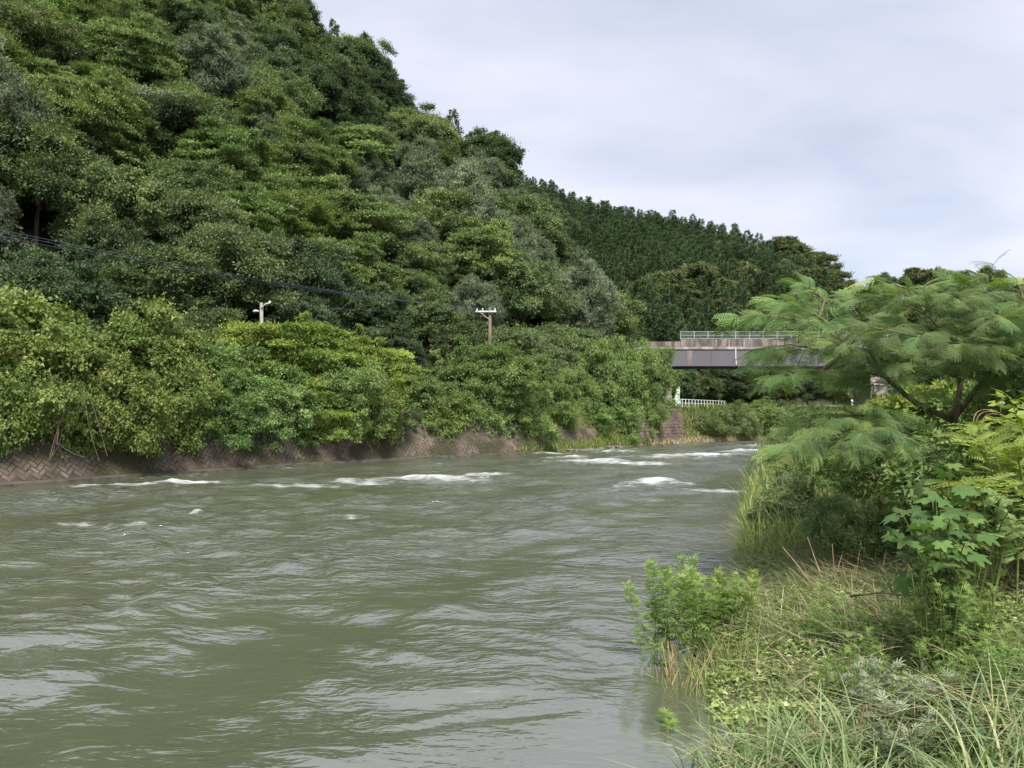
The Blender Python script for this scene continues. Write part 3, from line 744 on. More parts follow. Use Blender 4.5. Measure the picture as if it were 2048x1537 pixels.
ng.links.new(rr_.outputs[0], ip.inputs['Rotation']); ng.links.new(rs_.outputs[1], ip.inputs['Scale'])
ng.links.new(ip.outputs[0], go.inputs[0])
md = wood.modifiers.new('scatter', 'NODES'); md.node_group = ng

# distant hill on the right: domed trees
k3 = np.zeros((0, 3)); n3 = 0
for it in range(2500):
    u = r1.uniform(1640, 2350); v = r1.uniform(0.1, 1.0)
    x, y, z = [float(q) for q in hill3.pos(u, v)]
    if len(k3) and np.min(np.linalg.norm(k3 - [x, y, z], axis=1)) < 7.0: continue
    if v < 0.6 and r1.random() < 0.35: continue
    k3 = np.vstack([k3, [x, y, z]]); n3 += 1
    kd = 'olive' if r1.random() < 0.6 else 'dark'
    sc = r1.uniform(0.9, 1.35)
    lab = ('olive-brown' if kd == 'olive' else 'dark green') + (' domed tree on the low distant hilltop behind the feathery tree' if v > 0.8 else ' domed tree on the low distant hillside behind the feathery tree')
    plant_tree('domed_tree', lab, KIND[kd][r1.integers(3)], (x, y, z - 0.5), r1.uniform(0, 6.28), (sc, sc, sc), lab)
print('distant', n3)

# ------------------------------------------------------------------ road behind the far-bank bushes
seg = np.diff(LB, axis=0); seg_l = np.hypot(seg[:, 0], seg[:, 1]); ARC = np.concatenate([[0], np.cumsum(seg_l)])
def foot(s):
    """foot-of-bank point and its smoothed landward normal at arc length s"""
    def p(q): return np.stack([np.interp(q, ARC, LB[:, 0]), np.interp(q, ARC, LB[:, 1])], -1)
    s = np.asarray(s, float)
    t = unit(p(s + 2.0) - p(s - 2.0))
    c = (p(s - 1.5) + 2 * p(s) + p(s + 1.5)) / 4
    return c, np.stack([-t[..., 1], t[..., 0]], -1)
K_ = math.sqrt(1 + WALL_BAT ** 2)
def wall_pt(s, t, off=0.0):
    """point on the battered wall face, t metres up the face, off metres out of it"""
    c, n = foot(s); t = np.asarray(t, float)
    z = t / K_; h = t * WALL_BAT / K_
    x = c[..., 0] + n[..., 0] * (h - off / K_); y = c[..., 1] + n[..., 1] * (h - off / K_)
    return np.stack([x, y, z + off * WALL_BAT / K_ + 0 * x], -1)
def arc_at(px):
    s = np.linspace(20, ARC[-1] - 5, 6000); c, _ = foot(s)
    q = np.where(c[:, 1] > 2, CX + c[:, 0] / np.maximum(c[:, 1], 2) * F, -9e9)
    return float(s[np.abs(q - px).argmin()])
def strip(name, s0, s1, offs, zs, mat, step=1.5, kind=None):
    s = np.arange(s0, s1, step); c, n = foot(s)
    V = np.stack([np.stack([c[:, 0] + n[:, 0] * o, c[:, 1] + n[:, 1] * o, np.full(len(s), z)], -1) for o, z in zip(offs, zs)], 1)
    k = len(offs); ii = np.arange(len(s) * k).reshape(len(s), k)
    Fq = np.stack([ii[:-1, :-1], ii[1:, :-1], ii[1:, 1:], ii[:-1, 1:]], -1).reshape(-1, 4)
    o = link(name, build_mesh(name, V.reshape(-1, 3), Fq, mat))
    if kind: o['kind'] = kind
    return o
strip('road', 20, arc_at(1560), [4.2, 8.6], [ROAD_Z + 0.03, ROAD_Z + 0.03], M['asphalt'], kind='structure')

# ------------------------------------------------------------------ concrete block wall
S0, S1 = arc_at(-500), arc_at(1110)
ss = np.arange(S0, S1, 0.5); tt = np.linspace(-0.6, WALL_H * K_, 12)
SS, TT = np.meshgrid(ss, tt, indexing='ij')
V = wall_pt(SS.ravel(), TT.ravel()).reshape(len(ss), len(tt), 3)
c, n = foot(ss); top = V[:, -1].copy(); top[:, :2] += n * 0.5
V = np.concatenate([V, top[:, None]], 1)
ii = np.arange(V.shape[0] * V.shape[1]).reshape(V.shape[:2])
Fq = np.stack([ii[:-1, :-1], ii[1:, :-1], ii[1:, 1:], ii[:-1, 1:]], -1).reshape(-1, 4)
wall = link('retaining_wall', build_mesh('retaining_wall', V.reshape(-1, 3), Fq, M['wall']))
tag(wall, 'sloping retaining wall of herringbone concrete blocks along the far riverbank', 'wall')
c, n = foot(ss)
prof = [(-0.30, -0.6), (-0.30, 0.10), (0.12, 0.16)]
V = np.stack([np.stack([c[:, 0] + n[:, 0] * o, c[:, 1] + n[:, 1] * o, np.full(len(ss), z)], -1) for o, z in prof], 1)
ii = np.arange(V.shape[0] * 3).reshape(-1, 3)
Fq = np.stack([ii[:-1, :-1], ii[1:, :-1], ii[1:, 1:], ii[:-1, 1:]], -1).reshape(-1, 4)
link('footing', build_mesh('footing', V.reshape(-1, 3), Fq, M['footing']), wall)
# herringbone blocks, each a low frustum laid at 45 degrees on the face
BW = 0.185
def block_verts():
    a, b, h = BW - 0.012, BW / 2 - 0.012, 0.022
    lo = [(-a, -b, -0.02), (a, -b, -0.02), (a, b, -0.02), (-a, b, -0.02)]
    hi = [(x * 0.93, y * 0.86, h) for x, y, _ in lo]
    return np.array(lo + hi), np.array([[0, 1, 5, 4], [1, 2, 6, 5], [2, 3, 7, 6], [3, 0, 4, 7], [4, 5, 6, 7]])
bv, bf = block_verts()
bme = build_mesh('block', bv, bf, M['block'], np.full(len(bv), 0.5))
cells = []
sA, sB = arc_at(-70), arc_at(1085)
n_ = int((sB - sA) / BW * 1.5) + 20
for i in range(-n_, n_):
    for j in range(-n_, n_):
        q = (i - j) % 4
        if q == 0: u, v, ang = i + 1.0, j + 0.5, 0
        elif q == 3: u, v, ang = i + 0.5, j + 1.0, 90
        else: continue
        s = sA + (u - v) * BW * 0.7071; t = (u + v) * BW * 0.7071
        if s < sA or s > sB or t < 0.3 or t > 1.55 + 0.5 * math.sin(s * 0.9) * math.sin(s * 0.37 + 1): continue
        cells.append((s, t, ang + 45))
cells = np.array(cells)
r2 = np.random.default_rng(77)
cells = cells[r2.random(len(cells)) > 0.03]
P = wall_pt(cells[:, 0], cells[:, 1], 0.0)
_, nn = foot(cells[:, 0])
e1 = np.stack([nn[:, 1], -nn[:, 0], 0 * nn[:, 0]], -1)                       # along the wall
e2 = np.stack([nn[:, 0] * WALL_BAT / K_, nn[:, 1] * WALL_BAT / K_, np.full(len(nn), 1 / K_)], -1)
e3 = np.cross(e1, e2)
e3 = np.where((np.sum(e3[:, :2] * nn, 1) > 0)[:, None], -e3, e3)
ca = np.cos(np.radians(cells[:, 2])) ; sa = np.sin(np.radians(cells[:, 2]))
ax = e1 * ca[:, None] + e2 * sa[:, None]; ay = np.cross(e3, ax)
lowfirst = np.argsort(P[:, 1] + np.maximum(cells[:, 1] - 1.3, 0) * 14)         # nearest, and low on the face where the wall is bare
from mathutils import Matrix
vis_b = [k for k in lowfirst if CX + P[k, 0] / P[k, 1] * F > -15]
single = set(vis_b[:300])
G = Geo()
for k in range(len(cells)):
    lift = r2.normal(0, 0.008)
    tw = r2.normal(0, 0.02, 3)
    m = np.eye(4); m[:3, 0] = ax[k] + tw[0] * e3[k]; m[:3, 1] = ay[k] + tw[1] * e3[k]; m[:3, 2] = e3[k]; m[:3, 3] = P[k] + e3[k] * lift
    if k in single:
        o = link('block', bme, wall); o.matrix_world = Matrix(m.tolist())
    else:
        G.add(bv @ m[:3, :3].T + m[:3, 3], bf)
o = link('block_face', G.mesh('block_face', M['block']), wall); o['kind'] = 'stuff'
print('blocks', len(cells), len(single))

# brown stone wall carrying the road near the bridge
def solid_wall(name, label, s0, s1, H, mat, bat=0.35, courses=0):
    s = np.linspace(s0, s1, 14); c, n = foot(s)
    prof = [(0.0, -0.6), (H * bat, H), (H * bat + 0.6, H), (H * bat + 0.6, -0.6)]
    V = np.stack([np.stack([c[:, 0] + n[:, 0] * o, c[:, 1] + n[:, 1] * o, np.full(len(s), z)], -1) for o, z in prof], 1)
    ii = np.arange(len(s) * 4).reshape(-1, 4)
    Fq = np.concatenate([np.stack([ii[:-1, a], ii[1:, a], ii[1:, (a + 1) % 4], ii[:-1, (a + 1) % 4]], -1) for a in range(4)])
    Fq = np.concatenate([Fq, ii[:1, ::-1], ii[-1:]])
    return tag(link(name, build_mesh(name, V.reshape(-1, 3), Fq, mat)), label, 'wall')
sw = solid_wall('stone_wall', 'tall brown stone retaining wall under the white railing by the bridge', arc_at(1262), arc_at(1378), 3.35, M['stonewall'], 0.28)
# its courses of stones, proud of the mortar
s_a, s_b = arc_at(1264), arc_at(1376)
G = Geo(); r3 = np.random.default_rng(3)
stone_me = build_mesh('stone', *(lambda q: (q, np.array([[0, 1, 5, 4], [1, 2, 6, 5], [2, 3, 7, 6], [3, 0, 4, 7], [4, 5, 6, 7]])))(np.array([(-.5, -.5, -.1), (.5, -.5, -.1), (.5, .5, -.1), (-.5, .5, -.1), (-.44, -.42, 1), (.44, -.42, 1), (.44, .42, 1), (-.44, .42, 1)])), M['stonewall'], np.full(8, .5))
row_h = 0.30
for rI in range(11):
    s = s_a + r3.uniform(0, 0.3)
    while s < s_b - 0.5:
        wd = r3.uniform(0.34, 0.62)
        c, n = foot(np.array([s + wd / 2])); c, n = c[0], n[0]
        z = 0.16 + rI * row_h; e1v = np.array([n[1], -n[0], 0]); e2v = unit(np.array([n[0] * .28, n[1] * .28, 1.0])); e3v = np.cross(e1v, e2v)
        if e3v[:2] @ n > 0: e3v = -e3v
        m = np.eye(4); m[:3, 0] = e1v * (wd - 0.015); m[:3, 1] = e2v * (row_h - 0.014); m[:3, 2] = e3v * r3.uniform(0.005, 0.018)
        m[:3, 3] = [c[0] + n[0] * z * .28, c[1] + n[1] * z * .28, z]
        o = link('stone', stone_me, sw); o.matrix_world = Matrix(m.tolist())
        s += wd
lw = solid_wall('low_block_wall', 'low brown block wall above the grassy shore beside leaning bushes', arc_at(1128), arc_at(1204), 1.6, M['stonewall'], 0.45)

# ------------------------------------------------------------------ shrubs on top of the wall
BUSH = {}
def bush_pool(kind, n, mat, **kw):
    for i in range(n):
        V, Fq, ti, C = crown(500 + 10 * len(BUSH) + i * 3, (3.0, 3.0, 2.6), zmin=-0.8, rough=0.4, shell=(0.5, 1.05), **kw)
        cm = build_mesh(kind + '_crown', V, Fq, M[mat], ti)
        tm = limbs(900 + i, (0, 0, -2.7), (0, 0, 0.9), C, 0.11, n=16, k=4).mesh(kind + '_stems', M['bark'], True)
        BUSH.setdefault(kind, []).append((cm, tm))
bush_pool('kudzu', 3, 'kudzu', n_clump=105, clump_r=0.58, per=330, Ln=0.135, W=0.125, flat=0.75, up=0.35, droop=0.9, core=0.08)
bush_pool('yellow', 3, 'yellow', n_clump=100, clump_r=0.56, per=400, Ln=0.145, W=0.08, flat=0.45, up=0.9, tiers=7, droop=0.15, core=0.1)
bush_pool('green', 3, 'green', n_clump=110, clump_r=0.52, per=370, Ln=0.14, W=0.09, flat=0.6, up=0.7, droop=0.3, core=0.1)
bush_pool('green2', 3, 'green2', n_clump=105, clump_r=0.54, per=380, Ln=0.145, W=0.085, flat=0.5, up=0.9, tiers=8, droop=0.2, core=0.1)
bush_pool('bamboo', 2, 'bamboo', n_clump=80, clump_r=0.56, per=300, Ln=0.24, W=0.075, flat=1.1, up=0.2, droop=0.2, core=0.2)
BL = {'kudzu': 'vine-smothered mound of broad green leaves', 'yellow': 'bright yellow-green leafy bush', 'green': 'fresh green leafy bush', 'green2': 'deep green layered bush', 'bamboo': 'pale green upright thicket'}
bushes = [  # px, depth, top y, bottom y, half width m, kind, where
    (-190, 29.0, 585, 880, 3.4, 'kudzu', 'beyond the left edge'), (-60, 30.5, 598, 925, 3.2, 'kudzu', 'at the very left edge, tallest there'), (55, 32.5, 612, 880, 2.7, 'kudzu', 'second from the left edge, reaching high'),
    (180, 34, 634, 880, 2.6, 'kudzu', 'third from the left edge at the wall top'), (300, 36, 626, 870, 2.3, 'kudzu', 'left of the gap before the yellow bushes'),
    (15, 29.4, 700, 945, 2.0, 'kudzu', 'hanging lowest at the left edge of the wall'), (112, 30.9, 720, 925, 1.5, 'kudzu', 'in front of the dark hollow at left'), (240, 32.4, 720, 930, 1.9, 'kudzu', 'spilling down the wall near the left foam'),
    (370, 38, 668, 830, 2.1, 'green', 'between the vine mounds and yellow bushes'), (345, 35.2, 760, 908, 1.8, 'kudzu', 'drooping to the bare blocks at left'), (440, 40, 690, 850, 2.3, 'green', 'below the concrete lamp pole'),
    (425, 37.0, 765, 915, 1.9, 'green', 'overhanging the bare herringbone blocks'), (525, 43.5, 636, 800, 2.8, 'yellow', 'just under the concrete lamp pole'), (615, 45, 630, 800, 2.7, 'yellow', 'highest in the middle of the wall'),
    (700, 47, 655, 800, 2.4, 'yellow', 'right of the highest yellow bush'), (548, 40.2, 740, 905, 2.1, 'green', 'in front of the yellow bushes over the wall'), (625, 42.0, 765, 893, 1.9, 'yellow', 'lowest over the dark wall face'),
    (690, 43.4, 720, 882, 2.1, 'green', 'front middle of the wall'), (772, 48.5, 690, 830, 2.3, 'yellow', 'sloping down right of the yellow crest'), (752, 45.6, 770, 892, 1.7, 'kudzu', 'trailing a vine down to the water'),
    (835, 49.5, 738, 880, 2.2, 'green', 'left of the dip before the wooden pole'), (880, 50.0, 778, 898, 1.9, 'kudzu', 'hanging over the wall below the dip'), (945, 55, 676, 840, 2.5, 'green2', 'directly left of the wooden pole'),
    (1015, 53.6, 688, 830, 2.3, 'green2', 'directly right of the wooden pole'), (1075, 60, 702, 840, 2.1, 'green2', 'right of the pole beside the dark gap'), (955, 52.4, 762, 892, 2.1, 'green', 'in front below the wooden pole'), (1040, 55.0, 765, 893, 2.1, 'green2', 'above the mossy wall end'),
    (1110, 59.8, 760, 876, 1.8, 'green2', 'above the low brown block wall'), (1140, 65, 728, 845, 2.1, 'green', 'left of the tall bush by the bridge'), (1196, 69, 680, 850, 2.5, 'green', 'tallest beside the bridge end'), (1252, 71.5, 680, 850, 2.4, 'green', 'hiding the left end of the bridge'),
    (1305, 74.5, 684, 830, 2.1, 'green2', 'just left of the bridge girder'), (1190, 64.5, 800, 880, 1.8, 'green2', 'low over the shore stones'), (1245, 67.5, 790, 892, 2.0, 'green2', 'reaching down to the water beside the stone wall'), (1290, 71.5, 760, 885, 1.5, 'green2', 'against the tall brown stone wall'),
    (1420, 80.5, 828, 878, 2.2, 'bamboo', 'right of the tall brown stone wall'), (1470, 83.3, 812, 878, 2.2, 'bamboo', 'below the bridge middle at the water'), (1515, 86, 806, 876, 2.4, 'green', 'below the bridge near the feathery tree'), (1566, 88, 812, 876, 2.6, 'bamboo', 'on the far shore behind the feathery tree'),
    (1530, 92, 796, 860, 2.8, 'green2', 'dark under the bridge'), (1622, 89.5, 822, 876, 2.8, 'green', 'on the far shore below the distant railing'), (1690, 91, 830, 876, 3.2, 'green2', 'on the far shore right of the distant railing'), (1780, 93, 822, 876, 3.2, 'green', 'far shore behind the feathery tree trunk'), (1880, 95, 822, 876, 3.2, 'green2', 'far shore deep behind the bank'),
]
r4 = np.random.default_rng(44)
for px, d, ty, by, rx, kd, where in bushes:
    zt, zb = zat(ty, d), zat(by, d)
    cz = (zt + zb) / 2; rz = (zt - zb) / 2
    x = xat(px, d); g0 = max(gz(x, d), 0.0)
    t = thing('vine_mound' if kd == 'kudzu' else 'bush', BL[kd] + ' ' + where, 'bush', (x, d, g0), r4.uniform(0, 6.28), 'bushes along the far bank')
    cm, tm = BUSH[kd][r4.integers(len(BUSH[kd]))]
    sx = rx / 3.0 * 1.12; sz = rz / 2.6 * 1.05
    link('crown', cm, t, (0, 0, cz - g0), None, (sx, sx, sz))
    zs = max((cz - g0 + 0.4) / 2.7, 0.25)
    link('stems', tm, t, (0, 0, cz - g0), None, (sx, sx, max(sz, zs)))

# creepers hanging down the wall face
def creeper(label, px0, px1, t0, t1, n, seed, mat='kudzu', size=0.16):
    r = np.random.default_rng(seed)
    sa_, sb_ = arc_at(px0), arc_at(px1)
    u = r.uniform(0, 1, n); q = r.uniform(0, 1, n) ** 0.7
    lo = t0 + (t1 - t0) * np.clip(0.45 + 0.9 * fbm(u * 6 + seed, u * 0 + 0.3, seed, 3), 0, 0.95)
    t = lo + (t1 - lo) * q
    keep = (vnoise(u * (sb_ - sa_) / 0.5, t / 0.7, seed) > -0.25)
    u, t = u[keep], t[keep]; n = len(u)
    P = wall_pt(sa_ + u * (sb_ - sa_), t, 0.06 + 0.22 * r.random(n))
    _, nm = foot(sa_ + u * (sb_ - sa_))
    Nn = unit(np.stack([-nm[:, 0], -nm[:, 1], np.full(n, 0.7)], -1) + r.normal(0, 0.4, (n, 3)))
    T = unit(np.array([0, 0, -1.0]) + r.normal(0, 0.6, (n, 3)))
    s = r.uniform(0.6, 1.3, n)
    V, Fq = kites(P, T, Nn, size * s, size * 0.8 * s)
    t_ = thing('creeper', label, 'vine', tuple(wall_pt(np.array([(sa_ + sb_) / 2]), np.array([t0]))[0]), 0, 'creepers on the wall')
    V = V - np.array(t_.location)
    link('foliage', build_mesh('foliage', V, Fq, M[mat], rep(np.clip(r.normal(0.4, 0.2, n), 0, 1), 4)), t_)
    G = Geo()
    for k in range(max(5, n // 160)):
        uu = r.random(); tt_ = np.linspace(t1, t0 + r.uniform(0, .5) * (t1 - t0), 6)
        sv = sa_ + uu * (sb_ - sa_) + np.cumsum(r.normal(0, 0.08, 6))
        G.tube(wall_pt(sv, tt_, 0.05) - np.array(t_.location), 0.012, 4)
    link('stems', G.mesh('stems', M['palebark']), t_)
creeper('thick leafy creeper over the wall at the left edge', -60, 30, 0.9, 3.4, 1500, 1)
creeper('leafy creeper hanging beside the dark hollow on the wall', 190, 300, 1.1, 3.4, 1700, 2)
creeper('sparse reddish-stemmed creeper crossing the bare blocks', 425, 560, 0.5, 3.2, 1700, 3, 'green', 0.13)
creeper('narrow creeper trailing down to the waterline below the yellow bushes', 735, 770, 0.15, 3.2, 800, 4, 'kudzu', 0.14)
creeper('creeper curtain on the wall below the dip in the bushes', 860, 910, 1.0, 3.2, 800, 5, 'green', 0.14)
creeper('mossy yellow-green creeper at the far end of the block wall', 960, 1100, 0.5, 2.9, 2600, 6, 'bamboo', 0.14)
# bare looping vine stems in front of the hollow at the far left
t = thing('bare_vine', 'bare tangled vine stems hanging before the dark hollow at left', 'vine', tuple(at(130, 900, 29.4)))
G = Geo(); rv = np.random.default_rng(9)
for k in range(13):
    x0 = rv.uniform(30, 190); d0 = rv.uniform(28.9, 30.2)
    p0 = at(x0, rv.uniform(740, 800), d0); p2 = at(x0 + rv.normal(0, 45), rv.uniform(890, 935), d0 - 0.4)
    pm_ = (p0 + p2) / 2 + rv.normal(0, 0.7, 3) * [1, 0.3, 0.6]; f = np.linspace(0, 1, 9)[:, None]
    G.tube((1 - f) ** 2 * p0 + 2 * f * (1 - f) * pm_ + f * f * p2 - np.array(t.location), rv.uniform(0.008, 0.022), 5)
link('stems', G.mesh('stems', M['bark'], True), t)

# trees standing dark behind and under the bridge
for k, (px, d, sc, kd) in enumerate([(1300, 108, 1.05, 'dark'), (1345, 111, 0.95, 'dark'), (1390, 114, 1.0, 'dome'), (1435, 116, 0.95, 'dark'), (1480, 115, 1.05, 'dark'), (1525, 117, 1.0, 'dome'), (1570, 118, 0.95, 'dark'),
                                     (1615, 121, 1.1, 'dark'), (1665, 120, 1.05, 'dome'), (1715, 122, 1.15, 'dark'), (1770, 121, 1.1, 'dark'), (1830, 122, 1.2, 'dome'), (1890, 120, 1.2, 'dark'), (1960, 118, 1.2, 'dark'), (2040, 117, 1.2, 'dome'),
                                     (1265, 100, 0.9, 'grey'), (1240, 96, 0.8, 'dome'), (1330, 116, 1.3, 'layer'), (1410, 121, 1.3, 'dome'), (1490, 124, 1.3, 'layer')]):
    lab = LOOK[kd] + (' shaded behind and below the bridge deck' if px < 1600 else ' on the flat land behind the feathery tree')
    plant_tree('broadleaf_tree', lab, KIND[kd][k % 3], (xat(px, d), d, ROAD_Z - 0.2), k * 1.7, (sc, sc, sc), lab)

# ------------------------------------------------------------------ bridge
BD = 97.0
b = thing('road_bridge', 'road bridge with grey steel girder, stained parapet and wire fence', 'bridge', (xat(1460, BD), BD, ROAD_Z))
B0 = np.array(b.location)
def bx(name, px0, px1, y0, y1, dep, mat, doff=0.0, parent=None):
    G = Geo(); x0, x1 = xat(px0, BD), xat(px1, BD); z0, z1 = zat(y1, BD), zat(y0, BD)
    G.box((np.array([(x0 + x1) / 2, BD + doff + dep / 2, (z0 + z1) / 2]) - B0), (x1 - x0, dep, z1 - z0))
    return link(name, G.mesh(name, M[mat]), parent or b)
PXR = 1775
bx('deck_slab', 1262, PXR, 694, 699.5, 7.0, 'concrete', -0.35)
for q, lab in ((-0.22, 'near'), (5.6, 'far')):
    gd = bx('girder', 1330, PXR, 699.7, 731, 0.35, 'girder', q)
    bx('flange', 1330, PXR, 731.2, 733, 0.6, 'girder', q - 0.12, gd)
    for px in ([1422, 1520, 1620, 1700] if q < 0 else []):
        bx('stiffener', px, px + 1.2, 700, 731, 0.05, 'girder', q - 0.055, gd)
    if q < 0:
        bx('rust_patch', 1374, 1383, 701, 730.5, 0.012, 'rust', q - 0.014, gd)
G = Geo(); x = xat(1470, BD); G.tube(np.array([[x, BD - 0.30, zat(697, BD)], [x, BD - 0.32, zat(715, BD)], [x + 0.06, BD - 0.32, zat(730, BD)]]) - B0, 0.06, 6)
link('drain_pipe', G.mesh('drain_pipe', M['white']), b)
# parapet cast in lengths, with paler streaked strips
edges = [1360, 1400, 1428, 1454, 1484, 1515, 1552, 1590, 1630, 1680, 1728, PXR]
for i, (a, c_) in enumerate(zip(edges[:-1], edges[1:])):
    pn = bx('parapet_panel', a + 0.25, c_ - 0.25, 679, 694, 0.3, 'parapet', -0.36)
    if i % 2 == 0 or i == 3:
        bx('stain_streak', a + 1.5, a + 3.5, 680, 693.7, 0.01, 'concrete', -0.372, pn)
for a, c_ in ((1264, 1296), (1296.5, 1328), (1328.5, 1359.5)):
    bx('parapet_panel', a, c_, 684, 695, 0.3, 'parapet', -0.36)
fence = link('fence', None, b); fence.empty_display_size = 0.2
posts = np.arange(1360, PXR, 27.6)
for px in posts:
    G = Geo(); x = xat(px, BD); G.tube(np.array([[x, BD - 0.2, zat(679, BD)], [x, BD - 0.2, zat(663.5, BD)]]) - B0, 0.03, 6)
    link('post', G.mesh('post', M['galv']), fence)
for y in (664, 671.5, 678.2):
    G = Geo(); G.tube(np.array([[xat(1360, BD), BD - 0.2, zat(y, BD)], [xat(PXR, BD), BD - 0.2, zat(y, BD)]]) - B0, 0.022, 4)
    link('rail', G.mesh('rail', M['galv']), fence)
for a, c_ in zip(posts[:-1], posts[1:]):
    G = Geo(); x0, x1 = xat(a, BD), xat(c_, BD); z0, z1 = zat(678.5, BD), zat(664, BD); hh = z1 - z0
    for s in np.arange(x0 - hh, x1, 0.12):
        for sg in (1, -1):
            u0, u1 = max(s, x0), min(s + hh, x1)
            if u1 - u0 < 0.02: continue
            za, zb_ = (z0 + (u0 - s), z0 + (u1 - s)) if sg > 0 else (z1 - (u0 - s), z1 - (u1 - s))
            G.tube(np.array([[u0, BD - 0.2 + sg * 0.004, za], [u1, BD - 0.2 + sg * 0.004, zb_]]) - B0, 0.007, 3, cap=False)
    link('wire_mesh', G.mesh('wire_mesh', M['galv']), fence)
for px0, px1 in ((1275, 1345), (1745, 1800)):
    ab = bx('abutment', px0, px1, 699.6, 835, 5.0, 'concrete', 0.5)

# ------------------------------------------------------------------ railings, flag, posts
def railing(name, label, pts, zt, h, nrail, step, mat='white', r=0.035):
    pts = np.array(pts, float); base = np.array([pts[0, 0], pts[0, 1], zt - h])
    t = thing(name, label, 'railing', tuple(base))
    dl = np.hypot(*np.diff(pts, axis=0).T); ar = np.concatenate([[0], np.cumsum(dl)])
    def p(s): return np.array([np.interp(s, ar, pts[:, 0]), np.interp(s, ar, pts[:, 1])])
    for s in np.arange(0, ar[-1], step):
        q = p(s); G = Geo(); G.tube(np.array([[q[0], q[1], zt - h - 0.1], [q[0], q[1], zt]]) - base, r, 6)
        link('post', G.mesh('post', M[mat]), t)
    for k in range(nrail):
        z = zt - k * h * 0.33; G = Geo()
        P = np.array([[*p(s), z] for s in np.linspace(0, ar[-1], 12)])
        G.tube(P - base, r * 0.8, 6); link('rail', G.mesh('rail', M[mat]), t)
    return t
railing('railing', 'white pipe railing along the road on top of the brown stone wall', [(xat(1316, 77), 78.2), (xat(1366, 79), 79.5), (xat(1450, 89), 89)], 4.35, 1.15, 3, 0.82)
railing('railing', 'distant white pipe railing seen under the feathery tree', [(xat(1596, 111), 111), (xat(1680, 113), 113), (xat(1745, 114), 114)], 4.15, 1.0, 3, 1.55)
G = Geo(); G.box((0, 0, 0), (5.5, 0.35, 0.75));
ke = link('roadside_kerb', G.mesh('roadside_kerb', M['concrete']), None, (xat(1385, 81), 82.4, 2.85), (0, 0, R_(42)))
tag(ke, 'grey concrete kerb block under the white railing beside the thicket', 'kerb')
t = thing('banner_flag', 'pale green vertical banner on a pole behind the white railing', 'flag', (xat(1354, 80), 81.0, ROAD_Z))
f0 = np.array(t.location)
G = Geo(); G.tube(np.array([[xat(1359, 81), 81.0, ROAD_Z], [xat(1356, 81), 81.0, zat(772, 81)]]) - f0, 0.03, 6); link('pole', G.mesh('pole', M['white']), t)
uu, vv = np.meshgrid(np.linspace(0, 1, 5), np.linspace(0, 1, 9), indexing='ij')
fx = xat(1350.5, 81) + uu * 0.46 + 0.10 * np.sin(vv * 5) * (1 - uu); fy = 80.97 + 0.08 * np.sin(uu * 4 + vv * 3); fz = zat(774, 81) - vv * 1.45
ii = np.arange(45).reshape(5, 9)
fl = link('cloth', build_mesh('cloth', np.stack([fx, fy, fz], -1).reshape(-1, 3) - f0, np.stack([ii[:-1, :-1], ii[1:, :-1], ii[1:, 1:], ii[:-1, 1:]], -1).reshape(-1, 4), M['flag'], smooth=True), t)
sol = fl.modifiers.new('thick', 'SOLIDIFY'); sol.thickness = 0.01
G = Geo(); px_ = xat(1355, 81)
for z_, w_ in ((zat(781, 81), 0.2), (zat(787, 81), 0.14), (zat(793, 81), 0.2)):
    G.box(np.array([px_ + 0.0, 80.86, z_]) - f0, (w_, 0.01, 0.16))
link('print_patch', G.mesh('print_patch', M['white']), t)
t = thing('signboard', 'small pale blue board at the foot of the banner by the railing', 'sign', (xat(1357, 79.4), 79.6, ROAD_Z))
G = Geo(); G.box((0, 0, 0.75), (0.5, 0.05, 0.62)); M['pblue'] = noise_mat('pale_blue_board', (0.40, 0.52, 0.55), (0.52, 0.62, 0.64), 3.0)
link('board', G.mesh('board', M['pblue']), t)
for sx in (-0.2, 0.2):
    G = Geo(); G.tube(np.array([[sx, 0.05, -0.1], [sx, 0.05, 0.6]]), 0.025, 6); link('leg', G.mesh('leg', M['galv']), t)
t = thing('marker_post', 'short white post standing behind the distant railing', 'post', (xat(1706, 114.5), 114.8, ROAD_Z))
G = Geo(); hz_ = zat(800, 114.5) - ROAD_Z
G.tube(np.array([[0, 0, -0.2], [0, 0, hz_ * 0.9], [-0.08, 0, hz_]]), [0.17, 0.17, 0.10], 8); link('shaft', G.mesh('shaft', M['white'], True), t)
G = Geo(); G.tube(np.array([[0, 0, hz_ * 0.55], [0, 0, hz_ * 0.62]]), 0.185, 8); link('band', G.mesh('band', M['galv']), t)
# guard-rail length glimpsed through the yellow bushes
t = thing('guard_rail', 'short grey guard-rail glimpsed between the left bushes', 'guard rail', (xat(490, 42.5), 42.5, ROAD_Z))
G = Geo(); zz = zat(712, 42.5) - ROAD_Z
G.box((0, 0, zz), (1.1, 0.05, 0.28), R_(40)); link('beam', G.mesh('beam', M['galv']), t)
for q in (-0.35, 0.35):
    G = Geo(); G.tube(np.array([[q * .77, q * .64 + .05, -0.2], [q * .77, q * .64 + .05, zz + 0.15]]), 0.05, 6); link('post', G.mesh('post', M['galv']), t)

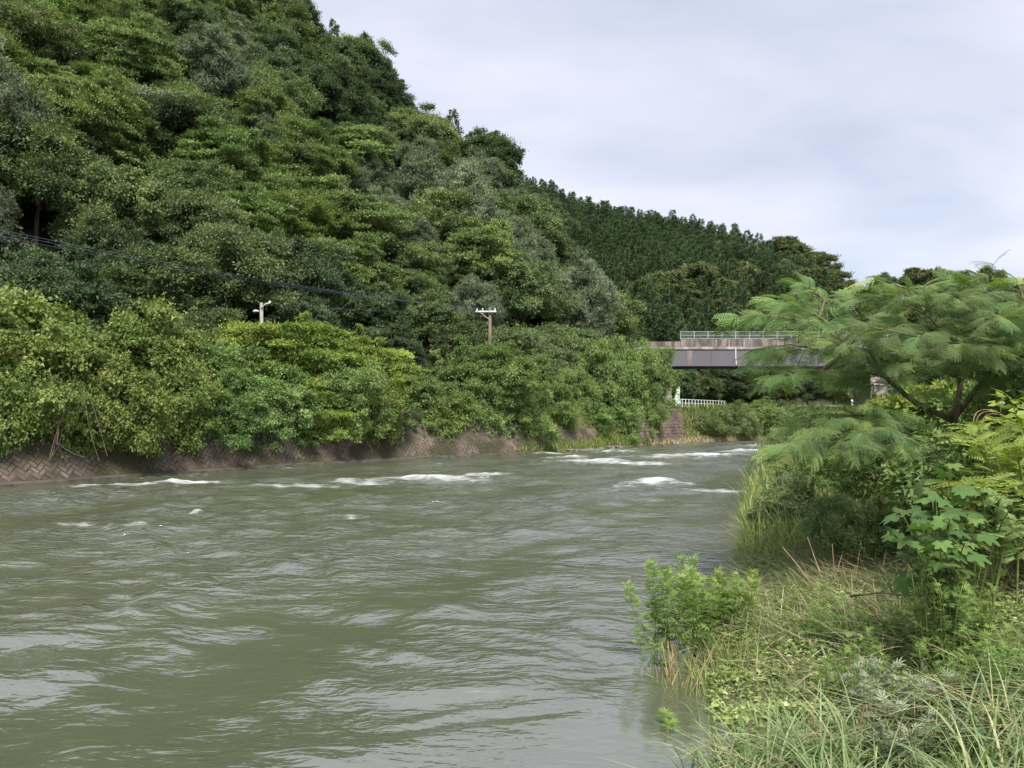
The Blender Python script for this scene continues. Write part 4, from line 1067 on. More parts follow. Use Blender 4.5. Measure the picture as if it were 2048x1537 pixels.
# ------------------------------------------------------------------ utility poles and wires
PD = 54.0
t = thing('utility_pole', 'weathered wooden utility pole with a crossarm above the deep green bushes', 'pole', (xat(980, PD), PD, ROAD_Z))
p0 = np.array(t.location); hp = zat(615, PD) - ROAD_Z
G = Geo(); G.tube(np.array([[0, 0, -0.5], [0, 0, hp * 0.5], [0, 0, hp]]), [0.14, 0.125, 0.11], 8); link('shaft', G.mesh('shaft', M['pole'], True), t)
G = Geo(); za = zat(624, PD) - ROAD_Z
G.box((-0.28, -0.2, za), (1.45, 0.1, 0.11)); ar_ = link('crossarm', G.mesh('crossarm', M['galv']), t)
G = Geo(); G.tube(np.array([[-0.75, -0.2, za - 0.03], [-0.05, -0.2, za - 0.55]]), 0.02, 4); link('brace', G.mesh('brace', M['galv']), t)
ins = [(-0.9, 0.12), (-0.5, 0.12), (0.35, 0.12)]
for q, h in ins:
    G = Geo(); G.tube(np.array([[q, -0.2, za + 0.05], [q, -0.2, za + 0.12], [q, -0.2, za + 0.2]]), [0.03, 0.055, 0.03], 6)
    link('insulator', G.mesh('insulator', M['white'], True), t)
CD = 45.5
t2 = thing('lamp_pole', 'grey concrete pole top with a small lamp above the yellow-green bushes', 'pole', (xat(523, CD), CD, ROAD_Z))
hc = zat(606, CD) - ROAD_Z
G = Geo(); G.tube(np.array([[0, 0, -0.5], [0, 0, hc * 0.5], [0, 0, hc]]), [0.13, 0.115, 0.095], 8); link('shaft', G.mesh('shaft', M['concrete'], True), t2)
G = Geo(); G.tube(np.array([[0, -0.1, hc - 0.35], [0.28, -0.15, hc - 0.1], [0.52, -0.18, hc - 0.02]]), 0.03, 6); am = link('arm', G.mesh('arm', M['galv'], True), t2)
G = Geo(); G.tube(np.array([[0.46, -0.18, hc - 0.1], [0.52, -0.18, hc - 0.02], [0.58, -0.18, hc + 0.06]]), [0.04, 0.07, 0.05], 6); link('clamp', G.mesh('clamp', M['white'], True), am)
G = Geo(); G.tube(np.array([[-0.1, -0.14, hc - 0.52], [-0.3, -0.16, hc - 0.5], [-0.44, -0.16, hc - 0.53]]), [0.04, 0.08, 0.05], 8); link('lamp_head', G.mesh('lamp_head', M['galv'], True), t2)
def wire(label, a, b_, sag, r=0.022):
    a = np.array(a); b_ = np.array(b_); f = np.linspace(0, 1, 26)[:, None]
    P = a + (b_ - a) * f; P[:, 2] -= 4 * sag * (f * (1 - f))[:, 0]
    G = Geo(); G.tube(P - a, r, 5)
    o = link('overhead_wire', G.mesh('overhead_wire', M['cable'], True), None, tuple(a))
    tag(o, label, 'wire', 'overhead wires')
wp = p0 + np.array([0, -0.2, za + 0.15])
wire('upper blue-black overhead wire from the left edge to the wooden pole', at(-260, 402, 40), wp + [-0.9, 0, 0], 0.55, 0.011)
wire('lower blue-black overhead wire just under the upper one', at(-260, 408, 40), wp + [-0.5, 0, 0], 0.62, 0.010)
wire('third thin overhead wire running to the wooden pole', at(-260, 415, 40.4), wp + [0.35, 0, 0], 0.75, 0.008)
wire('thin wire between the concrete lamp pole and the wooden pole', np.array(t2.location) + [0.5, -0.18, hc - 0.05], wp + [0.0, 0, -0.1], 0.25, 0.008)
wire('upper wire falling right from the wooden pole behind the bushes', wp + [0.35, 0, -0.1], at(1215, 745, 82), 0.5, 0.014)
wire('lower wire falling right from the wooden pole behind the bushes', wp + [0.1, 0, -0.3], at(1200, 760, 80), 0.5, 0.014)

# ------------------------------------------------------------------ far shore: grass strip and stones
def bank_blades(name, label, s0, s1, o0, o1, n, ln, w, mat, seed, tint=(0.45, 0.2)):
    r = np.random.default_rng(seed); s = r.uniform(s0, s1, n); o = r.uniform(o0, o1, n)
    c, nm = foot(s); x = c[:, 0] + nm[:, 0] * o; y = c[:, 1] + nm[:, 1] * o
    z = np.maximum(ground_z(x, y), np.interp(o, [-0.5, 0, 0.6, 2.2, 4.2], [-0.1, 0.1, 0.45, 1.5, 3.1])) - 0.05
    V, Fq = blades(np.stack([x, y, z], 1), r.uniform(0, 6.28, n), r.uniform(0.6, 1.3, n) * ln, w, r.uniform(0.05, 0.5, n), r.uniform(0.3, 1.2, n), 3)
    o = link(name, build_mesh(name, V, Fq, M[mat], rep(np.clip(r.normal(tint[0], tint[1], n), 0, 1), 8)))
    o['kind'] = 'stuff'; o['label'] = label; o['category'] = 'grass'
V0 = strip('shore_bank', arc_at(1040), arc_at(1560), [-1.4, -0.2, 0.6, 2.2, 4.2], [-0.5, 0.02, 0.45, 1.5, 3.1], M['bankgreen'], 1.0, 'structure')
bank_blades('shore_grass', 'pale green grass on the far shore below the leaning bushes', arc_at(1040), arc_at(1300), -0.2, 2.0, 4200, 0.75, 0.06, 'reed', 31, (0.45, 0.2))
bank_blades('weedy_bank_grass', 'green weedy grass on the far shore below the bridge', arc_at(1370), arc_at(1780), 0.3, 4.2, 6500, 1.0, 0.08, 'reed', 33, (0.3, 0.2))
bank_blades('dry_shore_grass', 'straw-coloured dry grass at the foot of the stone wall', arc_at(1296), arc_at(1520), -0.5, 0.9, 2600, 0.6, 0.06, 'straw', 32, (0.5, 0.2))
rp_ = np.random.default_rng(8)
for k in range(16):
    s = rp_.uniform(arc_at(1130), arc_at(1310)); c, nm = foot(np.array([s])); q = rp_.uniform(-0.7, 0.0)
    sc = rp_.uniform(0.16, 0.42)
    bm_v = []; u_, v_ = np.meshgrid(np.linspace(0, 2 * np.pi, 8, endpoint=False), np.linspace(-1, 1, 6), indexing='ij')
    nz = rp_.uniform(0.75, 1.2, u_.shape); nz[:, 0] = nz[0, 0]; nz[:, -1] = nz[0, -1]
    cr_ = np.sqrt(np.maximum(0.02, 1 - v_ ** 2))
    Vs = np.stack([np.cos(u_) * cr_ * nz * 1.4, np.sin(u_) * cr_ * nz, v_ * 0.55 * nz], -1).reshape(-1, 3) * sc
    jj = np.arange(48).reshape(8, 6); nxj = np.roll(jj, -1, 0)
    Fs = np.stack([jj[:, :-1], nxj[:, :-1], nxj[:, 1:], jj[:, 1:]], -1).reshape(-1, 4)
    o = link('shore_stone', build_mesh('shore_stone', Vs, Fs, M['pebble']), None, (c[0, 0] + nm[0, 0] * q, c[0, 1] + nm[0, 1] * q, 0.05), (0, 0, rp_.uniform(0, 6)))
    tag(o, 'wet stone at the waterline of the far shore below the bushes', 'stone', 'stones on the far shore')

# ------------------------------------------------------------------ silk tree on the near bank
def pinnate_comb(seed, rach=0.34, npin=9, nleaf=12, plen=0.125, low=False):
    """one twice-divided feathery leaf: rachis along +X, drooping"""
    r = np.random.default_rng(seed); G = Geo()
    f = np.linspace(0, 1, 6); dr = r.uniform(0.18, 0.34)
    def rp(t): return np.stack([t * rach * (1 - 0.12 * t), 0 * t, 0.05 * t * rach - dr * rach * t ** 2], -1)
    G.tube(rp(f), np.linspace(0.0032, 0.0014, 6), 3, 0.9, cap=False)
    P, T, Nn, Ln, W = [], [], [], [], []
    for k in range(npin):
        t = 0.22 + 0.78 * k / (npin - 1)
        for sg in (1, -1):
            p0 = rp(np.array([t]))[0]; L = plen * (0.62 + 0.38 * math.sin(math.pi * (0.15 + 0.75 * k / (npin - 1)))) * r.uniform(0.9, 1.1)
            an = R_(72 - 42 * t) * sg + r.normal(0, 0.06)
            d = np.array([math.cos(an), math.sin(an), 0]); sd = np.array([-math.sin(an), math.cos(an), 0])
            q = (np.arange(nleaf) + 0.7) / nleaf
            c = p0 + d * (q * L)[:, None] + np.array([0, 0, -1]) * (0.42 * L * q ** 2)[:, None]
            for s2 in (1, -1):
                P.append(c); T.append(np.tile(sd * s2 + d * 0.75 - np.array([0, 0, 0.25]), (nleaf, 1))); Nn.append(np.tile([0, 0, 1.0], (nleaf, 1)))
                ll = 0.017 if not low else 0.019
                Ln.append(ll * (1 - 0.4 * q)); W.append(np.full(nleaf, (L / nleaf) * (0.95 if not low else 1.1)))
    V, Fq = kites(np.concatenate(P), np.concatenate(T), np.concatenate(Nn), np.concatenate(Ln), np.concatenate(W), 0.02)
    G.add(V, Fq, r.uniform(0.2, 0.6))
    return G
SILK = [pinnate_comb(600 + i, rach=0.30 + 0.03 * (i % 3)) for i in range(6)]
SILKM = [g_.mesh('silk_leaf', M['silk']) for g_ in SILK]
LOW = [pinnate_comb(650 + i, nleaf=6, npin=8, low=True) for i in range(3)]
LOWV = [(np.concatenate(g_.V), np.concatenate(g_.F)) for g_ in LOW]

def frame(d, up=(0, 0, 1.0)):
    """rotation whose X runs along d"""
    d = unit(np.array(d, float)); y = unit(np.cross(np.array(up, float), d)); z = np.cross(d, y)
    return np.stack([d, y, z], 1)
def silk_tree():
    r = np.random.default_rng(21)
    base = at(1925, 1062, 11.3)
    base[2] = gz(base[0], base[1]) - 0.05
    t = thing('silk_tree', 'spreading feathery-leaved tree with tiered fronds on the right bank', 'tree', tuple(base))
    A_ = lambda *p: np.array([at(*q) for q in p])
    F0 = (1905, 840, 11.0)
    trunk = np.concatenate([[base], A_((1918, 950, 11.2), F0)])
    LM = [A_(F0, (1830, 808, 10.8), (1760, 745, 10.6), (1690, 682, 10.4), (1610, 640, 10.2), (1535, 632, 10.0)),
          A_((1760, 745, 10.6), (1680, 718, 10.9), (1600, 690, 11.0), (1530, 708, 11.0)),
          A_((1690, 682, 10.4), (1640, 632, 10.7), (1560, 606, 10.9)),
          A_((1640, 632, 10.7), (1650, 600, 11.0), (1620, 582, 11.2)),
          A_(F0, (1925, 760, 11.0), (1900, 680, 10.8), (1850, 625, 10.6), (1770, 596, 10.4)),
          A_((1850, 625, 10.6), (1830, 590, 10.9), (1800, 575, 11.2)),
          A_((1925, 760, 11.0), (1960, 700, 11.2), (1975, 640, 11.3), (1930, 578, 11.1)),
          A_((1975, 640, 11.3), (1990, 590, 11.4), (1965, 562, 11.3)),
          A_(F0, (1960, 770, 10.8), (2010, 710, 10.5), (2060, 650, 10.3), (2140, 622, 10.2)),
          A_((2010, 710, 10.5), (2070, 715, 10.0), (2150, 725, 9.8)),
          A_((2060, 650, 10.3), (2050, 605, 10.6), (2040, 575, 10.8)),
          A_((1918, 950, 11.2), (1830, 862, 10.7), (1740, 828, 10.2), (1650, 838, 9.9), (1570, 885, 9.7)),
          A_((1740, 828, 10.2), (1700, 856, 9.7), (1640, 898, 9.4)),
          A_((1830, 862, 10.7), (1800, 872, 9.9), (1740, 905, 9.5)),
          A_((1900, 680, 10.8), (1830, 672, 10.0), (1745, 655, 9.6)),
          A_((1960, 700, 11.2), (1910, 685, 10.2), (1860, 700, 9.7)),
          A_((1760, 745, 10.6), (1740, 700, 10.0), (1670, 690, 9.6)),
          A_((1680, 718, 10.9), (1640, 745, 10.5), (1570, 752, 10.2)),
          A_((1900, 680, 10.8), (1940, 660, 10.1), (2000, 640, 9.7)),
          A_((1690, 682, 10.4), (1720, 640, 10.8), (1700, 605, 11.2)),
          A_((1830, 808, 10.8), (1790, 765, 10.2), (1715, 735, 9.9)), A_((1925, 760, 11.0), (1870, 735, 10.3), (1800, 715, 10.0)),
          A_((2010, 710, 10.5), (1975, 690, 10.0), (1925, 715, 9.8)), A_((1960, 770, 10.8), (2030, 755, 10.2), (2110, 765, 10.0)),
          A_((1850, 625, 10.6), (1880, 600, 10.2), (1930, 600, 9.9))]
    main = {0, 4, 8}
    G = Geo(); G.tube(trunk, [0.085, 0.07, 0.06], 8); link('trunk', G.mesh('trunk', M['twig'], True), t, tuple(-base))
    leaves = []
    for i, P in enumerate(LM):
        # smooth the limb
        d = np.concatenate([[0], np.cumsum(np.linalg.norm(np.diff(P, axis=0), axis=1))]); f = np.linspace(0, d[-1], 16)
        Q = np.stack([np.interp(f, d, P[:, k]) for k in range(3)], 1)
        Q[1:-1] = (Q[:-2] + 2 * Q[1:-1] + Q[2:]) / 4
        G = Geo(); r0 = 0.045 if i in main else 0.026
        G.tube(Q, np.linspace(r0, 0.006, 16), 6)
        ln = d[-1]
        for s in np.arange(0.34 * ln if i in main else 0.22 * ln, ln, 0.125):
            k = s / ln * 15; a = Q[int(k)] * (1 - k % 1) + Q[min(int(k) + 1, 15)] * (k % 1)
            tn = unit(Q[min(int(k) + 1, 15)] - Q[max(int(k) - 1, 0)])
            sd = unit(np.cross(tn, [0, 0, 1.0])) * r.choice([-1, 1])
            dr = unit(tn * 0.55 + sd * r.uniform(0.5, 1.1) + np.array([0, 0, r.uniform(0.0, 0.35)]))
            L = r.uniform(0.22, 0.52)
            e = a + dr * L + np.array([0, 0, -0.06 * L]); G.tube(np.array([a, (a + e) / 2 + [0, 0, 0.03], e]), [0.008, 0.005, 0.003], 4)
            nl = int(2 + L * 6)
            for q in range(nl):
                ff = (q + 1) / nl; p = a + (e - a) * ff
                s2 = unit(np.cross(dr, [0, 0, 1.0])) * (1 if q % 2 else -1)
                leaves.append((p, unit(dr * 0.7 + s2 * 0.8 + np.array([0, -0.25, r.uniform(-0.85, 0.15)])), r.uniform(0.8, 1.2)))
            leaves.append((e, unit(dr + np.array([0, -0.2, r.uniform(-0.7, 0.1)])), r.uniform(0.9, 1.2)))
        for q in range(4):
            leaves.append((Q[-1], unit(unit(Q[-1] - Q[-3]) + r.normal(0, 0.5, 3) * [1, 1, 0.3]), r.uniform(0.9, 1.15)))
        link('branch', G.mesh('branch', M['twig'], True), t, tuple(-base))
    print('silk leaves', len(leaves))
    leaves.sort(key=lambda q: q[0][1] - 0.35 * q[0][2])
    inframe = [q for q in leaves if CX + q[0][0] / q[0][1] * F < 2060]
    out = [q for q in leaves if CX + q[0][0] / q[0][1] * F >= 2060]
    GV, GF, GT, n = [], [], [], 0
    for k, (p, d, s) in enumerate(inframe + out):
        up = unit(np.array([0, -0.45, 1.0]) + r.normal(0, 0.4, 3)); Rm = frame(d, up) * s
        if k < 300:
            o = link('leaf', SILKM[r.integers(6)], t)
            m = np.eye(4); m[:3, :3] = Rm; m[:3, 3] = p - base
            o.matrix_local = Matrix(m.tolist())
        else:
            V, Fq = LOWV[r.integers(3)]
            GV.append(V @ Rm.T + p - base); GF.append(Fq + n); n += len(V); GT.append(np.full(len(V), np.clip(r.normal(0.45, 0.2), 0, 1)))
    o = link('foliage', build_mesh('foliage', np.concatenate(GV), np.concatenate(GF), M['silk'], np.concatenate(GT)), t); o['kind'] = 'stuff'
    return t
silk_tree()

# ------------------------------------------------------------------ shrubs on the near bank
def near_bush(name, label, px, d, ty, by, rx, kd, rz_=0.0, ry=None):
    zt, zb = zat(ty, d), zat(by, d); x = xat(px, d); g0 = gz(x, d)
    zb = max(zb, g0 - 0.3) if zb < g0 else zb
    cz, rz = (zt + zb) / 2, (zt - zb) / 2
    t = thing(name, label, 'bush', (x, d, g0), rz_, 'bushes on the near bank')
    V, Fq, ti, C = crown(int(px * 7 + d * 13), (rx, ry or rx, rz), **kd['crown'])
    link('crown', build_mesh('crown', V + [0, 0, cz - g0], Fq, M[kd['mat']], ti), t)
    link('stems', limbs(int(px), (0, 0, -0.1), (0, 0, cz - g0 + rz * 0.3), C + [0, 0, cz - g0], 0.03, n=18, k=4).mesh('stems', M['twig'], True), t)
    return t
KD = lambda mat, L, W, r, n, per, **k: {'mat': mat, 'crown': dict(n_clump=n, clump_r=r, per=per, Ln=L, W=W, zmin=-0.85, core=0.2, **k)}
near_bush('vine_mound', 'yellow-green vine mound glowing behind the feathery tree trunk', 1850, 15.5, 772, 900, 1.15, KD('pinn', 0.11, 0.085, 0.26, 60, 90, up=0.7))
near_bush('shrub', 'dark green shrub in the shade behind the feathery tree', 1990, 14.5, 760, 960, 1.3, KD('green2', 0.10, 0.05, 0.28, 60, 100))
near_bush('shrub', 'dim green shrub under the lowest feathery branches', 1760, 13.4, 838, 1010, 1.05, KD('green', 0.085, 0.04, 0.24, 70, 110))
near_bush('shrub', 'dense shrub at the right edge behind the bright bush', 2090, 10.5, 730, 1000, 0.95, KD('green', 0.09, 0.05, 0.24, 60, 110))
near_bush('shrub', 'shaded leafy shrub behind the large lobed-leaf plant', 1925, 9.2, 870, 1080, 0.75, KD('green', 0.075, 0.04, 0.2, 70, 120))
near_bush('shrub', 'small leafy shrub at right among dry stems', 2030, 7.6, 960, 1110, 0.42, KD('green2', 0.06, 0.032, 0.13, 60, 110))
near_bush('shrub', 'yellowish weed bush on the bank left of the feathery tree', 1630, 19, 862, 990, 0.8, KD('reed', 0.10, 0.03, 0.25, 60, 110))
near_bush('shrub', 'pale weed bush at the water beyond the reeds', 1585, 27, 868, 925, 0.9, KD('bamboo', 0.12, 0.04, 0.25, 50, 100))
for k, (px, d, ty, rx) in enumerate([(1680, 30, 830, 2.0), (1760, 34, 812, 2.2), (1850, 27, 800, 2.0), (1950, 30, 792, 2.4), (2060, 26, 780, 2.2), (1700, 46, 826, 2.8), (1820, 50, 815, 3.0), (1960, 48, 806, 3.2), (2100, 44, 790, 3.0), (2200, 24, 760, 2.4)]):
    zt = zat(ty, d); x = xat(px, d); g0 = gz(x, d); kd = ['green', 'green2', 'kudzu', 'bamboo'][k % 4]
    cm, tm = BUSH[kd][k % len(BUSH[kd])]; rz = max((zt - g0) / 2, 0.5)
    t = thing('bush', BL[kd] + ' far along the near bank behind the feathery tree', 'bush', (x, d, g0), k * 1.3, 'bushes far along the near bank')
    link('crown', cm, t, (0, 0, rz), None, (rx / 3, rx / 3, rz / 2.4)); link('stems', tm, t, (0, 0, rz), None, (rx / 3, rx / 3, rz / 2.4))

# bright pinnate-leaved bush at the right edge
def pinnate_leaf(seed, ln, pairs, ll, lw):
    r = np.random.default_rng(seed); G = Geo(); f = np.linspace(0, 1, 5)
    def rp(t): return np.stack([t * ln * (1 - 0.1 * t), 0 * t, 0.06 * t * ln - 0.30 * ln * t ** 2], -1)
    G.tube(rp(f), np.linspace(0.003, 0.0015, 5), 3, 0.95, cap=False)
    for k in range(pairs):
        t = 0.18 + 0.75 * k / max(pairs - 1, 1); p = rp(np.array([t]))[0]
        for sg in (1, -1):
            T = np.array([[0.5 + 0.3 * t, sg, -0.25]]); V, Fq = kites(p[None], T, np.array([[0, 0, 1.0]]), ll * r.uniform(0.85, 1.15), lw * r.uniform(0.85, 1.15), 0.05)
            G.add(V, Fq, np.clip(r.normal(0.45, 0.12), 0, 1))
    V, Fq = kites(rp(np.array([1.0])), np.array([[1, 0, -0.4]]), np.array([[0, 0, 1.0]]), ll, lw, 0.05); G.add(V, Fq, 0.5)
    return G
PINM = [pinnate_leaf(700 + i, 0.24 + 0.03 * i, 6 + i % 3, 0.075, 0.034).mesh('pinnate_leaf', M['pinn']) for i in range(4)]
TRIM = [pinnate_leaf(720 + i, 0.10, 1, 0.115, 0.085).mesh('three_part_leaf', M['pinn']) for i in range(2)]
HERBM = [pinnate_leaf(740 + i, 0.20, 7, 0.06, 0.026).mesh('green_pinnate_leaf', M['green']) for i in range(2)]
def leaf_bush(name, label, base, tips, meshes, per, seed, size=1.0, stem_r=0.012, spread=0.5):
    r = np.random.default_rng(seed); base = np.array(base, float)
    t = thing(name, label, 'bush', tuple(base), 0, 'bushes on the near bank'); G = Geo(); cnt = 0
    for tp in tips:
        tp = np.array(tp, float); b0 = base + np.append(r.normal(0, 0.12, 2), 0)
        f = np.linspace(0, 1, 9)[:, None]; mid = b0 * 0.45 + tp * 0.55; mid[2] = b0[2] * 0.1 + tp[2] * 0.9 + 0.12
        Q = (1 - f) ** 2 * b0 + 2 * f * (1 - f) * mid + f * f * tp
        G.tube(Q - base, np.linspace(stem_r, 0.003, 9), 5, 0.5)
        for q in range(per):
            s = (0.35 + 0.65 * (q + 1) / per) * 8; i = min(int(s), 7); p = Q[i] * (1 - (s - i)) + Q[i + 1] * (s - i)
            tn = unit(Q[i + 1] - Q[i]); az = q * 2.4 + r.uniform(-.4, .4)
            d = unit(tn * 0.5 + np.array([math.cos(az), math.sin(az), 0.15]) * spread * 1.6)
            o = link('leaf', meshes[r.integers(len(meshes))], t); m = np.eye(4)
            m[:3, :3] = frame(d, unit(np.array([0, -0.25, 1.0]) + r.normal(0, 0.25, 3))) * size * r.uniform(0.75, 1.2); m[:3, 3] = p - base
            o.matrix_local = Matrix(m.tolist()); cnt += 1
    link('stems', G.mesh('stems', M['stem'], True), t)
    return cnt
rt = np.random.default_rng(12)
base = at(2035, 1075, 7.9); base[2] = gz(base[0], base[1]) - 0.03
tips = [at(rt.uniform(1905, 2110), rt.uniform(835, 975), rt.uniform(6.9, 8.6)) for _ in range(20)]
print('pinn', leaf_bush('pinnate_bush', 'bright yellow-green bush with feather-shaped leaves at the right edge', base, tips, PINM, 10, 13, 1.0))
base = at(2060, 980, 8.6); base[2] = gz(base[0], base[1]) - 0.03
tips = [at(rt.uniform(1985, 2110), rt.uniform(775, 850), rt.uniform(8.0, 9.0)) for _ in range(9)]
leaf_bush('climbing_vine', 'broad three-part vine leaves topping the bright bush at the right edge', base, tips, TRIM, 8, 14, 1.0)
base = at(1990, 1120, 6.9); base[2] = gz(base[0], base[1]) - 0.03
tips = [at(rt.uniform(1930, 2070), rt.uniform(985, 1075), rt.uniform(6.4, 7.2)) for _ in range(9)]
leaf_bush('fern_weed', 'dim green weed with small paired leaves right of the lobed-leaf plant', base, tips, HERBM, 9, 15, 0.8)

for px, d, ty, by, rx, lb in [(1540, 15.2, 985, 1085, 0.38, 'leafy weed clump at the water edge among the reeds'), (1600, 14.2, 970, 1095, 0.42, 'leafy weed clump in the middle of the reeds'), (1670, 12.6, 990, 1090, 0.42, 'leafy weed clump at the right end of the reeds'), (1575, 17.5, 935, 1040, 0.45, 'tall leafy weed at the back of the reeds'), (1690, 10.9, 1010, 1110, 0.36, 'pale weed clump filling the hollow under the feathery tree'), (1745, 10.2, 1020, 1115, 0.34, 'pale weed clump left of the lobed-leaf plant')]:
    near_bush('weed_clump', lb, px, d, ty, by, rx, KD('bamboo', 0.085, 0.022, 0.15, 46, 120, up=0.3, droop=-0.2))
# large lobed leaves
def lobed_leaf(seed):
    r = np.random.default_rng(seed)
    a = np.linspace(-2.45, 2.45, 41)
    lob = np.maximum.reduce([np.exp(-((a - c) / w) ** 2) * h for c, w, h in ((0, 0.30, 1.0), (0.85, 0.30, 0.85), (-0.85, 0.30, 0.85), (1.75, 0.34, 0.6), (-1.75, 0.34, 0.6))])
    rad = 0.50 + 0.48 * lob + 0.025 * np.where(np.arange(41) % 2, 1, -1)
    x = rad * np.cos(a); y = rad * np.sin(a)
    def zf(x, y): return -0.20 * (x * x + y * y) + 0.10 * np.abs(np.sin(np.arctan2(y, x + 1e-6) * 1.85)) * np.hypot(x, y) * 0.8
    ring1 = np.stack([x * 0.5, y * 0.5, zf(x * .5, y * .5)], 1); ring2 = np.stack([x, y, zf(x, y) + r.normal(0, 0.01, 41)], 1)
    V = np.concatenate([[[0, 0, 0]], ring1, ring2]); k = np.arange(40)
    Fo = np.stack([1 + k, 42 + k, 43 + k, 2 + k], 1); k2_ = np.arange(0, 40, 2)
    Fi = np.stack([0 * k2_, 1 + k2_, 2 + k2_, 3 + k2_], 1)
    return build_mesh('lobed_leaf', V, np.concatenate([Fo, Fi]), M['mulb'], np.full(len(V), r.uniform(0.1, 0.8)), True)
LOB = [lobed_leaf(760 + i) for i in range(4)]
def lobed_plant():
    r = np.random.default_rng(31); base = at(1885, 1125, 6.7); base[2] = gz(base[0], base[1]) - 0.03
    t = thing('lobed_leaf_plant', 'leafy plant with large lobed dark green leaves on the right bank', 'plant', tuple(base))
    G = Geo(); cnt = 0
    for px, py, d in [(1900, 930, 6.7), (1870, 985, 6.4), (1930, 985, 6.6), (1800, 1020, 6.4), (1840, 1040, 6.2), (1900, 1030, 6.1), (1955, 1040, 6.4), (1880, 1085, 6.0), (1930, 1085, 6.1), (1790, 1060, 6.6), (1860, 960, 6.8)]:
        tp = at(px, py, d); f = np.linspace(0, 1, 8)[:, None]; mid = base * 0.5 + tp * 0.5; mid[2] = 0.25 * base[2] + 0.75 * tp[2]
        Q = (1 - f) ** 2 * base + 2 * f * (1 - f) * mid + f * f * tp
        G.tube(Q - base, np.linspace(0.011, 0.004, 8), 5, 0.5)
        for q in range(8):
            s = (0.22 + 0.78 * (q + 1) / 8) * 7; i = min(int(s), 6); p = Q[i] * (1 - (s - i)) + Q[i + 1] * (s - i)
            az = q * 2.4 + r.uniform(-.5, .5); d_ = np.array([math.cos(az), math.sin(az) - 0.35, 0.1]); pe = p + unit(d_) * r.uniform(0.05, 0.13)
            G.tube(np.array([p, (p + pe) / 2 + [0, 0, 0.01], pe]) - base, 0.003, 4, 0.7)
            dl = unit(unit(d_) + np.array([0, -0.15, -r.uniform(0.15, 0.75)]))
            o = link('leaf', LOB[r.integers(4)], t); m = np.eye(4)
            m[:3, :3] = frame(dl, unit(np.array([0, -0.45, 1.0]) + r.normal(0, 0.22, 3))) * r.uniform(0.085, 0.155) * (0.7 if q == 7 else 1); m[:3, 3] = pe - base
            o.matrix_local = Matrix(m.tolist()); cnt += 1
    link('stems', G.mesh('stems', M['stem'], True), t)
    print('lobed', cnt)
lobed_plant()

# ------------------------------------------------------------------ mugwort standing in the shallows
def fan_leaves(P, D, size, r, nf=5, spread=0.55, nar=0.16):
    """deeply cut leaves: a few narrow fingers each"""
    VV = []; n = len(P)
    U = np.tile(np.array([0, 0, 1.0]), (n, 1)) + r.normal(0, 0.3, (n, 3)); D = unit(D); S = unit(np.cross(D, U)); Nn = np.cross(S, D)
    out = []
    for k in range(nf):
        a = (k - (nf - 1) / 2) * spread; b0 = P + D * (size * 0.25 * (1 - abs(k - (nf - 1) / 2) / nf))[:, None]
        T = D * math.cos(a) + S * math.sin(a) - np.array([0, 0, 0.12])
        V, Fq = kites(b0, T, Nn, size * (1 - 0.12 * abs(k - (nf - 1) / 2)), size * nar, 0.05)
        out.append(V.reshape(n, 4, 3))
    V = np.stack(out, 1).reshape(-1, 3)
    return V, np.arange(len(V)).reshape(-1, 4)
def mugwort(name, label, px, py, top, nst, seed, mat='herb', d=None, zb=None, width=0.16, leaf=0.085, per=46, lean=0.0, group=None, start=0.25):
    r = np.random.default_rng(seed)
    dd = d or CH * F / (py - HY); base = at(px, py, dd)
    base[2] = max(gz(base[0], base[1]), -0.25) if zb is None else zb
    t = thing(name, label, 'plant', tuple(base), 0, group); ht = zat(top, dd) - base[2]
    Gs = Geo(); Vs, Fs, Ts, n = [], [], [], 0
    for k in range(nst):
        b0 = np.append(r.normal(0, width * 0.6, 2), -0.1); e = b0 + np.append(r.normal(0, width, 2) + [lean, 0], ht * r.uniform(0.72, 1.0) + 0.1)
        f = np.linspace(0, 1, 7)[:, None]; Q = b0 + (e - b0) * f; Q[:, 0] += 0.05 * np.sin(f[:, 0] * 3 + k); Gs.tube(Q, np.linspace(0.007, 0.003, 7), 4, 0.4)
        s = start + (1 - start) * r.random(per) ** 0.85; i = np.minimum((s * 6).astype(int), 5); w = (s * 6 - i)[:, None]; P = Q[i] * (1 - w) + Q[i + 1] * w
        az = np.arange(per) * 2.4 + r.normal(0, 0.3, per)
        D = np.stack([np.cos(az), np.sin(az), 0.15 + 1.0 * s ** 4 + r.normal(0, 0.25, per)], 1)
        sz = leaf * (1.15 - 0.5 * s) * r.uniform(0.7, 1.2, per)
        P = P + unit(D) * 0.02
        V, Fq = fan_leaves(P, D, sz, r); Vs.append(V); Fs.append(Fq + n); n += len(V)
        Ts.append(np.repeat(np.clip(0.25 + 0.55 * s ** 3 + r.normal(0, 0.12, per), 0, 1), 20))
    link('stems', Gs.mesh('stems', M['stem'], True), t)
    link('foliage', build_mesh('foliage', np.concatenate(Vs), np.concatenate(Fs), M[mat], np.concatenate(Ts)), t)
    return t
mugwort('mugwort', 'leafy green herb standing in the shallows, leftmost clump', 1340, 1320, 1118, 11, 41, zb=-0.2, width=0.24, leaf=0.11, per=60, start=0.42, group='herbs standing in the shallows')
mugwort('mugwort', 'leafy green herb in the shallows, middle clump', 1400, 1300, 1118, 11, 42, zb=-0.2, width=0.24, leaf=0.105, per=58, start=0.42, group='herbs standing in the shallows')
mugwort('mugwort', 'leafy green herb in the shallows nearest the grassy bank', 1452, 1290, 1124, 11, 43, zb=-0.2, width=0.22, leaf=0.105, per=58, start=0.42, group='herbs standing in the shallows')
mugwort('mugwort', 'small herb sprig half under water below the leftmost clump', 1305, 1330, 1275, 4, 44, zb=-0.1, width=0.08, per=26, group='herbs standing in the shallows')
